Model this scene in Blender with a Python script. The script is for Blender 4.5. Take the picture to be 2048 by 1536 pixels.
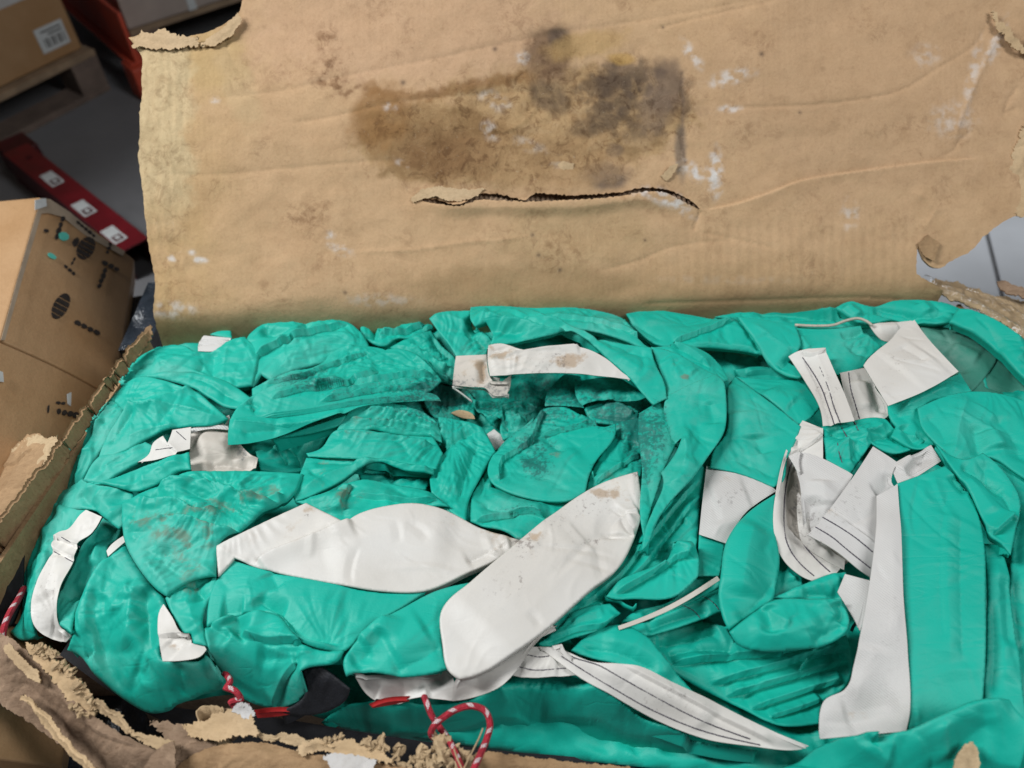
import bpy, math, random
import numpy as np
from mathutils import Vector, Matrix
from mathutils.geometry import delaunay_2d_cdt

for _o in list(bpy.data.objects):
    bpy.data.objects.remove(_o, do_unlink=True)
SC = bpy.context.scene
COL = SC.collection
R = math.radians
random.seed(7)
RNG = np.random.default_rng(11)

# ------------------------------------------------------------------ camera
ZR = 0.55                                  # height of the box rim above the floor
CAM = np.array([0.0, -0.71, ZR + 0.85])
PITCH = 50.0                               # degrees below the horizon
FPX = 1547.0                               # focal length in pixels of the 2048 px photograph
cam_d = bpy.data.cameras.new('camera')
cam_d.sensor_width = 36.0
cam_d.lens = 36.0 * FPX / 2048.0
cam_d.clip_start = 0.02
cam_d.clip_end = 60.0
cam_d.dof.use_dof = True
cam_d.dof.focus_distance = 1.0
cam_d.dof.aperture_fstop = 2.9
cam = bpy.data.objects.new('camera', cam_d)
COL.objects.link(cam)
cam.location = CAM
cam.rotation_euler = (R(90 - PITCH), 0, 0)
SC.camera = cam

# ------------------------------------------------------------------ light
world = bpy.data.worlds.new('World')
SC.world = world
world.use_nodes = True
_bg = world.node_tree.nodes['Background']
_bg.inputs[0].default_value = (0.86, 0.93, 1.0, 1)
_bg.inputs[1].default_value = 0.07

def area_lamp(name, loc, target, sx, sy, power, col):
    l = bpy.data.lights.new(name, 'AREA')
    l.shape = 'RECTANGLE'
    l.size, l.size_y = sx, sy
    l.energy = power
    l.color = col
    o = bpy.data.objects.new(name, l)
    COL.objects.link(o)
    o.location = loc
    d = Vector(target) - Vector(loc)
    o.rotation_euler = d.to_track_quat('-Z', 'Y').to_euler()
    return o
# left: warehouse strip luminaire; right: fill lamp added to brighten right-facing sides
area_lamp('key_and_fill_lamp', (-2.3, 0.1, 2.9), (0.0, -0.1, 0.55), 0.5, 1.5, 142, (0.97, 0.985, 1.0))
area_lamp('key_and_fill_lamp', (1.9, -0.7, 3.1), (-0.1, 0.0, 0.5), 0.6, 1.9, 62, (0.97, 0.985, 1.0))

SC.view_settings.view_transform = 'Standard'
SC.view_settings.look = 'None'
SC.view_settings.exposure = -0.22
SC.view_settings.gamma = 1.0
SC.view_settings.use_curve_mapping = False
SC.cycles.max_bounces = 6
SC.cycles.diffuse_bounces = 3
SC.cycles.glossy_bounces = 3
SC.cycles.transmission_bounces = 6
SC.cycles.use_denoising = True

# ------------------------------------------------------------------ helpers
_cp, _sp = math.cos(R(90 - PITCH)), math.sin(R(90 - PITCH))
def ray(px, py):
    """direction of the pixels (2048 x 1536 photograph), arrays allowed"""
    x = (np.asarray(px, float) - 1024) / FPX
    y = (768 - np.asarray(py, float)) / FPX
    z = -np.ones_like(x)
    return np.stack([x, y * _cp - z * _sp, y * _sp + z * _cp], -1)

def on_z(px, py, z):
    d = ray(px, py)
    t = (z - CAM[2]) / d[..., 2]
    return CAM + d * np.asarray(t)[..., None]

def on_plane(px, py, o, n):
    d = ray(px, py)
    t = ((np.asarray(o) - CAM) @ n) / (d @ n)
    return CAM + d * t[..., None]

_perm = RNG.permutation(512)
_ga = RNG.random(512) * 2 * math.pi
def perlin(x, y, seed=0):
    xi = np.floor(x).astype(int); yi = np.floor(y).astype(int)
    xf = x - xi; yf = y - yi
    u = xf * xf * xf * (xf * (xf * 6 - 15) + 10); v = yf * yf * yf * (yf * (yf * 6 - 15) + 10)
    def g(ix, iy, dx, dy):
        h = _ga[_perm[(_perm[(ix + seed * 37) % 512] + iy) % 512]]
        return np.cos(h) * dx + np.sin(h) * dy
    a = g(xi, yi, xf, yf); b = g(xi + 1, yi, xf - 1, yf)
    c = g(xi, yi + 1, xf, yf - 1); d = g(xi + 1, yi + 1, xf - 1, yf - 1)
    return ((a * (1 - u) + b * u) * (1 - v) + (c * (1 - u) + d * u) * v) * 1.5
def fbm(x, y, oct=4, seed=0):
    s = 0; a = 1; t = 0
    for k in range(oct):
        s = s + a * perlin(x * 2 ** k, y * 2 ** k, seed + k); t += a; a *= 0.5
    return s / t
def sstep(a, b, x):
    t = np.clip((x - a) / (b - a), 0, 1)
    return t * t * (3 - 2 * t)

def seg_dist(P, A, B):
    """distance of points to segments, nearest index, signed side, along-parameter"""
    best = np.full(len(P), 1e9); side = np.zeros(len(P)); par = np.zeros(len(P))
    n = len(A)
    for i in range(n):
        d = B[i] - A[i]; L2 = d @ d + 1e-15
        w = P - A[i]
        t = np.clip((w @ d) / L2, 0, 1)
        q = w - t[:, None] * d
        r = np.hypot(q[:, 0], q[:, 1])
        m = r < best
        best[m] = r[m]
        side[m] = np.sign(d[0] * w[m, 1] - d[1] * w[m, 0])
        par[m] = (i + t[m]) / n
    return best, side, par

def smooth_outline(pts, closed=True, step=6.0, corner=50.0):
    """Hermite curve through the traced points; sharp turns stay sharp"""
    P = np.array([(p[0], p[1], p[2] if len(p) > 2 else 0.0) for p in pts], float)
    n = len(P); out = []
    def tang(i):
        a, b, c = P[(i - 1) % n], P[i], P[(i + 1) % n]
        if not closed and i in (0, n - 1): return None
        u, v = b[:2] - a[:2], c[:2] - b[:2]
        lu, lv = np.linalg.norm(u) + 1e-9, np.linalg.norm(v) + 1e-9
        ang = math.degrees(math.acos(np.clip((u @ v) / (lu * lv), -1, 1)))
        if ang > corner: return None
        return ((b - a) / lu + (c - b) / lv) / 2
    T = [tang(i) for i in range(n)]
    for i in range(n if closed else n - 1):
        a, b = P[i], P[(i + 1) % n]
        L = np.linalg.norm((b - a)[:2]) + 1e-9
        ta = T[i] * L if T[i] is not None else None
        tb = T[(i + 1) % n] * L if T[(i + 1) % n] is not None else None
        ch = b - a
        if ta is None and tb is None: ta = tb = ch
        elif ta is None: ta = 1.5 * ch - 0.5 * tb
        elif tb is None: tb = 1.5 * ch - 0.5 * ta
        k = max(1, int(round(L / step)))
        for s in np.arange(k) / k:
            out.append((2*s**3-3*s**2+1)*a + (s**3-2*s**2+s)*ta + (-2*s**3+3*s**2)*b + (s**3-s**2)*tb)
    if not closed: out.append(P[-1])
    return np.array(out)

# ------------------------------------------------------------------ frames: how a traced pixel becomes a place
# bumps of the heap (pixel centre, pixel radii, millimetres)
BUMPS = [(1000, 830, 270, 120, -44), (1880, 1000, 420, 330, 14), (580, 880, 110, 60, -24), (640, 1260, 250, 130, 8),
         (260, 1250, 160, 140, 6), (1500, 730, 100, 40, -26), (1560, 1360, 200, 60, -26), (150, 1050, 130, 160, -14),
         (1000, 1460, 500, 60, -26), (350, 1420, 300, 60, -20)]
_B = []
for bx_, by_, rx_, ry_, am_ in BUMPS:
    c0 = on_z([bx_], [by_], ZR)[0]; ex = on_z([bx_ + rx_], [by_], ZR)[0]; ey = on_z([bx_], [by_ - ry_], ZR)[0]
    _B.append((c0[0], c0[1], ex[0] - c0[0], ey[1] - c0[1], am_ / 1000))
def H0(x, y):
    h = np.full(np.shape(x), -0.012)
    for cx, cy, rx, ry, a in _B:
        h = h + a * np.exp(-(((x - cx) / rx) ** 2 + ((y - cy) / ry) ** 2))
    return h
class HeapFrame:
    def uv(self, px, py, h):
        z = ZR + np.asarray(h) / 1000 - 0.012
        for _ in range(5):
            p = on_z(px, py, z)
            z = ZR + H0(p[..., 0], p[..., 1]) + np.asarray(h) / 1000
        return p[..., :2]
    def xyz(self, uv, h):
        return np.column_stack([uv, ZR + H0(uv[:, 0], uv[:, 1]) + h])
class PlaneFrame:
    def __init__(s, o, u, v):
        s.o, s.u, s.v = map(lambda a: np.array(a, float), (o, u, v))
        s.u /= np.linalg.norm(s.u)
        s.v -= s.u * (s.v @ s.u); s.v /= np.linalg.norm(s.v)
        s.n = np.cross(s.u, s.v)
    def uv(self, px, py, h):
        px = np.asarray(px, float); h = np.broadcast_to(np.asarray(h, float) / 1000, px.shape)
        d = ray(px, py)
        t = (((self.o - CAM) @ self.n) + h) / (d @ self.n)
        p = CAM + d * t[..., None] - self.o
        return np.stack([p @ self.u, p @ self.v], -1)
    def xyz(self, uv, h):
        return self.o + uv[:, :1] * self.u + uv[:, 1:2] * self.v + np.asarray(h)[:, None] * self.n
HEAP = HeapFrame()

# ------------------------------------------------------------------ object helpers
def tag(o, label=None, cat=None, group=None, kind=None):
    if label: o['label'] = label
    if cat: o['category'] = cat
    if group: o['group'] = group
    if kind: o['kind'] = kind
    return o
def thing(name, loc, label, cat, group=None):
    o = bpy.data.objects.new(name, None)
    o.empty_display_size = 0.05
    COL.objects.link(o); o.location = loc
    return tag(o, label, cat, group)
def link(name, me, mat, parent=None, smooth=True):
    if mat is not None: me.materials.append(mat)
    o = bpy.data.objects.new(name, me)
    COL.objects.link(o)
    if parent is not None:
        o.parent = parent
        off = parent.location if parent.parent is None else Vector((0, 0, 0))
        o.matrix_parent_inverse = Matrix.Translation(-off)
    if smooth: me.polygons.foreach_set('use_smooth', np.ones(len(me.polygons), bool))
    return o
def mesh(name, verts, faces, mat, parent=None, smooth=False):
    me = bpy.data.meshes.new(name)
    me.from_pydata([tuple(map(float, v)) for v in verts], [], [tuple(map(int, f)) for f in faces])
    me.update()
    return link(name, me, mat, parent, smooth)
def box_geo(o, ux, uy, uz):
    o, ux, uy, uz = map(lambda a: np.array(a, float), (o, ux, uy, uz))
    v = [o, o + ux, o + ux + uy, o + uy, o + uz, o + ux + uz, o + ux + uy + uz, o + uy + uz]
    f = [(0, 3, 2, 1), (4, 5, 6, 7), (0, 1, 5, 4), (1, 2, 6, 5), (2, 3, 7, 6), (3, 0, 4, 7)]
    return v, f
def slab(name, o, ux, uy, uz, mat, parent=None, bevel=0.0):
    v, f = box_geo(o, ux, uy, uz)
    ob = mesh(name, v, f, mat, parent)
    if np.dot(np.cross(ux, uy), uz) < 0: ob.data.flip_normals()
    if bevel:
        m = ob.modifiers.new('bevel', 'BEVEL'); m.width = bevel; m.segments = 2
    return ob
def tube_geo(path, r, k=6, close=False):
    path = np.array(path, float); n = len(path)
    T = np.gradient(path, axis=0); T /= np.linalg.norm(T, axis=1)[:, None] + 1e-12
    up = np.array([0.13, 0.2, 0.97]); V = []; F = []
    rr = np.broadcast_to(np.asarray(r, float), (n,))
    for i in range(n):
        a = np.cross(T[i], up); a /= np.linalg.norm(a) + 1e-12; b = np.cross(a, T[i])
        for j in range(k):
            t = 2 * math.pi * j / k
            V.append(path[i] + rr[i] * (math.cos(t) * a + math.sin(t) * b))
    for i in range(n - 1):
        for j in range(k):
            F.append((i * k + j, i * k + (j + 1) % k, (i + 1) * k + (j + 1) % k, (i + 1) * k + j))
    F.append(tuple(range(k))[::-1]); F.append(tuple((n - 1) * k + j for j in range(k)))
    return V, F
def tube(name, path, r, mat, parent=None, k=6):
    V, F = tube_geo(path, r, k)
    o = mesh(name, V, F, mat, parent, True)
    uv = o.data.uv_layers.new(name='UVMap')
    P = np.array(path, float); L = np.concatenate([[0], np.cumsum(np.linalg.norm(np.diff(P, axis=0), axis=1))])
    dat = np.zeros((len(o.data.loops), 2)); vi = np.zeros(len(o.data.loops), int)
    o.data.loops.foreach_get('vertex_index', vi)
    dat[:, 0] = L[vi // k]; dat[:, 1] = (vi % k) / k
    uv.data.foreach_set('uv', dat.ravel())
    return o

# ------------------------------------------------------------------ sheets: one traced piece of cloth or board
SPOTS = []      # stains and painted darkening on the cloth: (px, py, rx, ry, channel, amount)
def spot_field(px, py):
    c = np.zeros((len(px), 3))
    for (sx, sy, rx, ry, ch, am) in SPOTS:
        d = ((px - sx) / rx) ** 2 + ((py - sy) / ry) ** 2
        m = d < 6
        c[m, ch] += am * np.exp(-d[m] * 1.3)
    return np.clip(c, 0, 1)
def to_px(P):
    q = P - CAM
    xc = q[:, 0]; yc = q[:, 1] * _cp + q[:, 2] * _sp; zc = -q[:, 1] * _sp + q[:, 2] * _cp
    return 1024 + FPX * xc / -zc, 768 - FPX * yc / -zc

# places the cloth is drawn together: (px, py, folds per radian, millimetres, reach in px)
GATHERS = [(895, 772, 20, 2.6, 330), (905, 872, 18, 2.2, 260), (1035, 850, 10, 2.4, 150), (455, 1012, 13, 2.4, 200), (655, 1305, 9, 1.7, 160), (1110, 1275, 14, 2.0, 170), (1690, 880, 11, 2.4, 130), (720, 690, 12, 2.0, 170),
           (1345, 1095, 10, 2.0, 150), (300, 1200, 7, 1.0, 150), (250, 800, 9, 1.6, 190), (1420, 750, 8, 1.4, 160), (1960, 790, 7, 1.6, 190), (1690, 1250, 9, 1.6, 170), (1740, 660, 9, 2.0, 120), (100, 1230, 8, 1.4, 140)]
class Sheet: pass
_sheet_no = 0
def sheet(name, outline, mat, parent, creases=(), edge='fold', r=7.0, puff=0.0, wr=(), crumple=1.0, frame=HEAP,
          res=2.0, jag=0.0, thick=1.0, holes=(), extra=None, step=6.0, attrs=True, cseed=None, tuck=1.0, corner=50.0,
          colour=None, alpha=None, facets=1.0):
    global _sheet_no
    _sheet_no += 1
    sd = _sheet_no if cseed is None else cseed
    S = smooth_outline(outline, True, step, corner)
    if jag:
        n = len(S); k = np.arange(n)
        dn = np.roll(S[:, :2], -1, 0) - np.roll(S[:, :2], 1, 0)
        dn = np.stack([dn[:, 1], -dn[:, 0]], 1) / (np.linalg.norm(dn, axis=1)[:, None] + 1e-9)
        j = perlin(k * 0.13 + sd * 9.1, k * 0 + sd * 3.3) * 1.2 + perlin(k * 0.43, k * 0 + sd * 5.7) * 0.5 + np.random.default_rng(sd).normal(0, 0.28, n)
        S[:, :2] += dn * (jag * j)[:, None]
    B = frame.uv(S[:, 0], S[:, 1], S[:, 2])
    hb = S[:, 2] / 1000
    nb = len(B)
    res = res / 1000
    lo, hi = B.min(0), B.max(0)
    gx = np.arange(lo[0], hi[0], res); gy = np.arange(lo[1], hi[1], res * 0.866)
    X, Y = np.meshgrid(gx, gy); X = X + (np.arange(len(gy)) % 2)[:, None] * res * 0.5
    G = np.column_stack([X.ravel(), Y.ravel()])
    # inside test (even-odd)
    def inside(G, B):
        ins = np.zeros(len(G), bool)
        A = B; C = np.roll(B, -1, 0)
        for a, c in zip(A, C):
            if a[1] == c[1]: continue
            m = ((a[1] > G[:, 1]) != (c[1] > G[:, 1])) & (G[:, 0] < (c[0] - a[0]) * (G[:, 1] - a[1]) / (c[1] - a[1]) + a[0])
            ins ^= m
        return ins
    G = G[inside(G, B)]
    if len(G):
        d, _, _ = seg_dist(G, B, np.roll(B, -1, 0))
        G = G[d > res * 0.45]
    HB = []
    for hpts in holes:
        Hs = smooth_outline(hpts, True, 4.0)
        k = np.arange(len(Hs))
        Hs[:, 1] += 3.0 * perlin(k * 0.8 + sd, k * 0 + 2.2)
        hb_ = frame.uv(Hs[:, 0], Hs[:, 1], Hs[:, 2]); HB.append(hb_)
        if len(G):
            ii = inside(G, hb_); d, _, _ = seg_dist(G, hb_, np.roll(hb_, -1, 0))
            G = G[(~ii) & (d > res * 0.4)]
    # crease lines become rows of vertices
    CR = []; add = []
    for c in creases:
        kind, amp, wid, pts = c[:4]; taper = c[4] if len(c) > 4 else 0.18
        pl = smooth_outline([(p[0], p[1]) for p in pts], False, 2.2 if kind in 'sS' and frame is HEAP else 4.0, 70.0)
        hm = float(np.mean(S[:, 2]))
        q = frame.uv(pl[:, 0], pl[:, 1], np.full(len(pl), hm))
        ka, kw_ = ({'R': 1.5, 'V': 1.7, 'r': 1.6, 'v': 1.9, 's': 1.6, 'S': 1.5}[kind], {'R': 1.15, 'V': 1.15, 'r': 1.5, 'v': 1.5, 's': 1.3, 'S': 1.3}[kind]) if frame is HEAP and attrs else (1.0, 1.0)
        CR.append((kind, amp * ka / 1000, wid * kw_ / 1000, q, taper))
        d = np.gradient(q, axis=0); d /= np.linalg.norm(d, axis=1)[:, None] + 1e-12
        nn = np.stack([-d[:, 1], d[:, 0]], 1)
        if kind in 'sS':
            add += [q + nn * 0.0006, q - nn * 0.0006, (q + nn * 0.0019)[::2], (q - nn * 0.0019)[::2]]
        else:
            add.append(q)
    if add:
        add = np.vstack(add)
        add = add[inside(add, B)]
        for hb_ in HB: add = add[~inside(add, hb_)]
        if len(add):
            d, _, _ = seg_dist(add, B, np.roll(B, -1, 0)); add = add[d > res * 0.3]
        if len(add) and len(G):
            keep = np.ones(len(G), bool)
            for i in range(0, len(add), 64):
                dd = np.min((G[:, None, 0] - add[None, i:i+64, 0]) ** 2 + (G[:, None, 1] - add[None, i:i+64, 1]) ** 2, 1)
                keep &= dd > (res * 0.5) ** 2
            G = np.vstack([G[keep], add])
    allp = np.vstack([B] + HB + ([G] if len(G) else []))
    edges = []; off = nb
    for hb_ in HB:
        m = len(hb_); edges += [(off + i, off + (i + 1) % m) for i in range(m)]; off += m
    res_ = delaunay_2d_cdt([Vector((float(a), float(b))) for a, b in allp], edges, [list(range(nb))], 1, 1e-7)
    V2 = np.array([(v.x, v.y) for v in res_[0]]); F = np.array([f for f in res_[2] if len(f) == 3], int)
    if HB:
        cen = V2[F].mean(1)
        for hb_ in HB: 
            k = ~inside(cen, hb_); F = F[k]; cen = cen[k]
    a = V2[F[:, 1]] - V2[F[:, 0]]; b = V2[F[:, 2]] - V2[F[:, 0]]
    flip = (a[:, 0] * b[:, 1] - a[:, 1] * b[:, 0]) < 0
    F[flip] = F[flip][:, ::-1]
    # height
    dist, _, _ = seg_dist(V2, B, np.roll(B, -1, 0))
    h = np.zeros(len(V2)); wear = np.zeros(len(V2)); val = np.zeros(len(V2))
    for i in range(0, len(V2), 4000):
        D2 = (V2[i:i+4000, None, 0] - B[None, :, 0]) ** 2 + (V2[i:i+4000, None, 1] - B[None, :, 1]) ** 2
        W = 1 / (D2 + 1e-8) ** 1.25
        h[i:i+4000] = (W @ hb) / W.sum(1)
    rr = r * 0.32 / 1000
    if edge == 'fold':
        q = np.clip(1 - dist / rr, 0, 1)
        h -= rr * 0.75 * (1 - np.sqrt(np.clip(1 - q * q, 0, 1)))
    if puff:
        h += 0.45 * puff / 1000 * (1 - np.exp(-dist / 0.03))
    for kind, amp, wid, q, taper in CR:
        mg = 7 * wid + 0.004
        near = np.all((V2 > q.min(0) - mg) & (V2 < q.max(0) + mg), 1)
        d = np.full(len(V2), 9.0); s = np.ones(len(V2)); p = np.zeros(len(V2))
        if near.any(): d[near], s[near], p[near] = seg_dist(V2[near], q[:-1], q[1:])
        tp = sstep(0, taper, p) * sstep(0, taper, 1 - p) if taper > 0 else 1.0
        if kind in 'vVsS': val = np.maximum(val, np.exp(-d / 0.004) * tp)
        if kind in 'rsS': wear = np.maximum(wear, (0.22 if kind == 'r' else 0.25) * np.exp(-d / 0.0022) * (s > 0 if kind != 'r' else 1) * tp)
        if kind == 'v': h -= amp * np.exp(-d / wid) * tp
        elif kind == 'r': h += amp * np.exp(-d / wid) * tp
        elif kind == 'R': h += amp * (0.55 * np.clip(1 - d / (1.7 * wid), 0, 1) ** 1.15 + 0.45 * np.exp(-(d / wid) ** 2)) * tp
        elif kind == 'V': h -= amp * (0.65 * np.clip(1 - d / (1.6 * wid), 0, 1) ** 1.15 + 0.35 * np.exp(-(d / wid) ** 2)) * tp
        elif kind == 's':
            k_ = sstep(-0.0009, 0.0009, s * d); h += (k_ * amp * 1.15 * np.exp(-d / (wid * 1.5)) - (1 - k_) * 0.6 * amp * np.exp(-d / (wid * .8))) * tp
        elif kind == 'S':     # heavier lip with a rounded back
            k_ = sstep(-0.0009, 0.0009, s * d); h += (k_ * amp * np.exp(-(d / (wid * 1.8)) ** 2) - (1 - k_) * 0.5 * amp * np.exp(-d / wid)) * tp
    ef = sstep(0.0, 0.012, dist) * 0.75 + 0.25
    for (ang, lam, amp, stretch) in wr:
        ca, sa = math.cos(R(ang)), math.sin(R(ang))
        u = V2[:, 0] * ca + V2[:, 1] * sa; v = -V2[:, 0] * sa + V2[:, 1] * ca
        l = lam / 1000
        v = v + 0.25 * l * perlin(u / (l * stretch * 0.7), v / (l * 2), sd + 3)
        nz = perlin(u / (l * stretch) + sd, v / l + sd * 1.7, sd)
        rid = 1 - 2.2 * np.abs(nz)
        h += amp / 1000 * (0.75 * rid + 0.5 * perlin(u / (l * stretch * .6), v / (l * .55), sd + 8)) * ef
    if crumple:
        x, y = V2[:, 0], V2[:, 1]
        wx = x + 0.012 * perlin(x / 0.05, y / 0.05, sd + 1); wy = y + 0.012 * perlin(x / 0.05, y / 0.05, sd + 2)
        c1 = 0.5 - np.abs(perlin(wx / 0.085, wy / 0.06, sd + 4))
        ca_ = R(20 + 47 * sd % 140); u_ = wx * math.cos(ca_) + wy * math.sin(ca_); v_ = -wx * math.sin(ca_) + wy * math.cos(ca_)
        c2 = np.maximum(0, 0.42 - np.abs(perlin(u_ / 0.075 + 4, v_ / 0.022, sd + 5))) ** 1.2
        c3 = np.maximum(0, 0.30 - np.abs(perlin(u_ / 0.03 + 9, v_ / 0.012, sd + 7)))
        h += 1.35 * crumple * (0.0026 * c1 + 0.0034 * c2 * sstep(-.15, .35, perlin(x / 0.07, y / 0.07, sd + 6)) + 0.0016 * c3 * sstep(.0, .4, perlin(x / 0.05, y / 0.05, sd + 16))) * ef
    if crumple >= 0.75 and attrs and colour is None:
        # gathers running along the piece
        X_ = V2 - V2.mean(0); ev, evec = np.linalg.eigh(X_.T @ X_); ax = evec[:, 1]
        u = V2 @ ax; v = V2[:, 1] * ax[0] - V2[:, 0] * ax[1]
        for lam, am in ((0.013, 0.0012), (0.0065, 0.0005)):
            vv_ = v + 0.6 * lam * perlin(u / 0.04, v / 0.03, sd + 21)
            nz = perlin(u / (lam * 5) + sd, vv_ / lam, sd + 22)
            h += min(crumple, 1.6) * am * (0.5 - 1.6 * np.abs(nz)) * sstep(-.2, .3, perlin(V2[:, 0] / 0.06, V2[:, 1] / 0.06, sd + 23)) * ef
    if crumple >= 0.4 and attrs and colour is None and edge == 'fold' or (edge == 'cut' and crumple >= 0.5 and attrs and colour is None):
        for gi, (gx_, gy_, kf, am, reach) in enumerate(GATHERS):
            gc = HEAP.uv(np.array([float(gx_)]), np.array([float(gy_)]), np.array([0.0]))[0]
            rc = HEAP.uv(np.array([gx_ + float(reach)]), np.array([float(gy_)]), np.array([0.0]))[0]; RR = np.linalg.norm(rc - gc)
            w0 = V2 - gc; rad = np.hypot(w0[:, 0], w0[:, 1])
            if rad.min() > RR: continue
            th = np.arctan2(w0[:, 1], w0[:, 0]) + 0.12 * perlin(rad / 0.05, rad * 0 + gi, gi)
            # cos/sin of the angle keep the pattern whole all round
            nz = perlin(np.cos(th) * kf * 0.5 + 31 * gi, np.sin(th) * kf * 0.5 + rad / 0.16, 50 + gi)
            amp_ = am / 1000 * np.clip(rad / 0.02, 0, 1) * (1 - sstep(0.45 * RR, RR, rad)) * min(1.0, 0.35 + 0.65 * crumple)
            h += amp_ * (0.45 - 1.9 * np.abs(nz)) * ef
    if crumple and facets:
        # straight pressed-in creases between flat facets
        rg = np.random.default_rng(1000 + sd)
        A2 = 0.5 * abs(np.sum(B[:, 0] * np.roll(B[:, 1], -1) - np.roll(B[:, 0], -1) * B[:, 1]))
        nk = int(min(110, A2 / 0.00048 * min(crumple, 1.6) * facets))
        a0 = rg.uniform(0, math.pi)
        span = max(hi - lo)
        cs = V2[rg.integers(0, len(V2), nk)] if nk else []
        hf = np.zeros(len(V2))
        for c0 in cs:
            an = a0 + rg.normal(0, 0.55) + (math.pi / 2 if rg.random() < 0.2 else 0)
            L = min(rg.uniform(0.012, 0.055), 0.45 * span); wd = rg.uniform(0.0035, 0.011); am = rg.choice([-1.0, 1.0, -1.0]) * rg.uniform(0.10, 0.25) * wd
            dd = np.array([math.cos(an), math.sin(an)]); w0 = V2 - c0
            m = np.abs(w0).max(1) < L + 2 * wd
            if not m.any(): continue
            al = w0[m] @ dd; ac = w0[m, 1] * dd[0] - w0[m, 0] * dd[1]
            ac = ac + 0.10 * L * np.sin(al / L * 2.2 + c0[0] * 40)
            sk = np.where(ac > 0, 1.0, rg.uniform(.45, .9))
            hf[m] += am * np.clip(1 - np.abs(ac) / (wd * sk), 0, 1) * np.clip(1.25 * (1 - (al / L) ** 2), 0, 1)
        h += hf * ef
    if extra is not None: h += extra(V2, dist, frame)
    P3 = frame.xyz(V2, h)
    # border ring: hem thickness or the fold turning under
    ed = np.sort(np.vstack([F[:, [0, 1]], F[:, [1, 2]], F[:, [2, 0]]]), 1)
    od = np.vstack([F[:, [0, 1]], F[:, [1, 2]], F[:, [2, 0]]])
    key = ed[:, 0].astype(np.int64) * (len(V2) + 1) + ed[:, 1]
    uq, idx, cnt = np.unique(key, return_index=True, return_counts=True)
    be = od[idx[cnt == 1]]
    bv = np.unique(be)
    mp = {int(v): i for i, v in enumerate(bv)}
    nin = np.zeros((len(bv), 2))
    for i, j in be:
        d = V2[j] - V2[i]; d = np.array([-d[1], d[0]]) / (np.linalg.norm(d) + 1e-12)
        nin[mp[int(i)]] += d; nin[mp[int(j)]] += d
    nin /= np.linalg.norm(nin, axis=1)[:, None] + 1e-9
    verts = [P3]; faces = [F]
    nv = len(V2)
    if edge == 'fold':
        rings = [(0.0012 * tuck, 0.003), (0.005 * tuck, 0.008), (0.009 * tuck, 0.018)]; prev = bv
    elif edge == 'cut':
        dup = P3[bv]; verts.append(dup); prev = np.arange(nv, nv + len(bv)); nv += len(bv)
        rings = [(0.0, thick / 1000)]
        if thick > 0.3: rings.append((0.004, thick / 1000))
    else:
        rings = []
    Q = []
    for inn, dn in rings:
        uvr = V2[bv] + nin * inn
        base = frame.xyz(uvr, h[bv] - dn)
        verts.append(base); cur = np.arange(nv, nv + len(bv)); nv += len(bv)
        for i, j in be:
            i, j = mp[int(i)], mp[int(j)]
            Q.append((prev[j], prev[i], cur[i])); Q.append((prev[j], cur[i], cur[j]))
        prev = cur
    if Q: faces.append(np.array(Q, int))
    VV = np.vstack(verts); FF = np.vstack(faces)
    me = bpy.data.meshes.new(name)
    me.vertices.add(len(VV)); me.vertices.foreach_set('co', VV.ravel())
    me.loops.add(FF.size); me.loops.foreach_set('vertex_index', FF.ravel().astype(np.int32))
    me.polygons.add(len(FF)); me.polygons.foreach_set('loop_start', np.arange(0, FF.size, 3, dtype=np.int32))
    me.update(calc_edges=True); me.validate()
    if attrs or colour is not None:
        ca = me.color_attributes.new('stain', 'FLOAT_COLOR', 'POINT')
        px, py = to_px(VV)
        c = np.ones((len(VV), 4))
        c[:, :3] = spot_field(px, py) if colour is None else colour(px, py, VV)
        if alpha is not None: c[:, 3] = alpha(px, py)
        if colour is None:        # folds rubbed pale along their edges
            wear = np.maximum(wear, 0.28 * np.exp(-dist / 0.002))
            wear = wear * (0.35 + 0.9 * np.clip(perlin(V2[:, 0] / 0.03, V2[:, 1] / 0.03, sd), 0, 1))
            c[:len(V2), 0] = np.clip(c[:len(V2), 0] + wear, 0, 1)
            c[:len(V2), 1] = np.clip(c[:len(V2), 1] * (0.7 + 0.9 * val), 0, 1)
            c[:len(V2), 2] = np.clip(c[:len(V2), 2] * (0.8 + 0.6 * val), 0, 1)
        ca.data.foreach_set('color', c.ravel())
    ob = link(name, me, mat, parent)
    sh = Sheet(); sh.ob = ob; sh.V2 = V2; sh.P3 = P3; sh.h = h; sh.frame = frame
    sh.mean = float(np.mean(S[:, 2]))
    return sh
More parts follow.
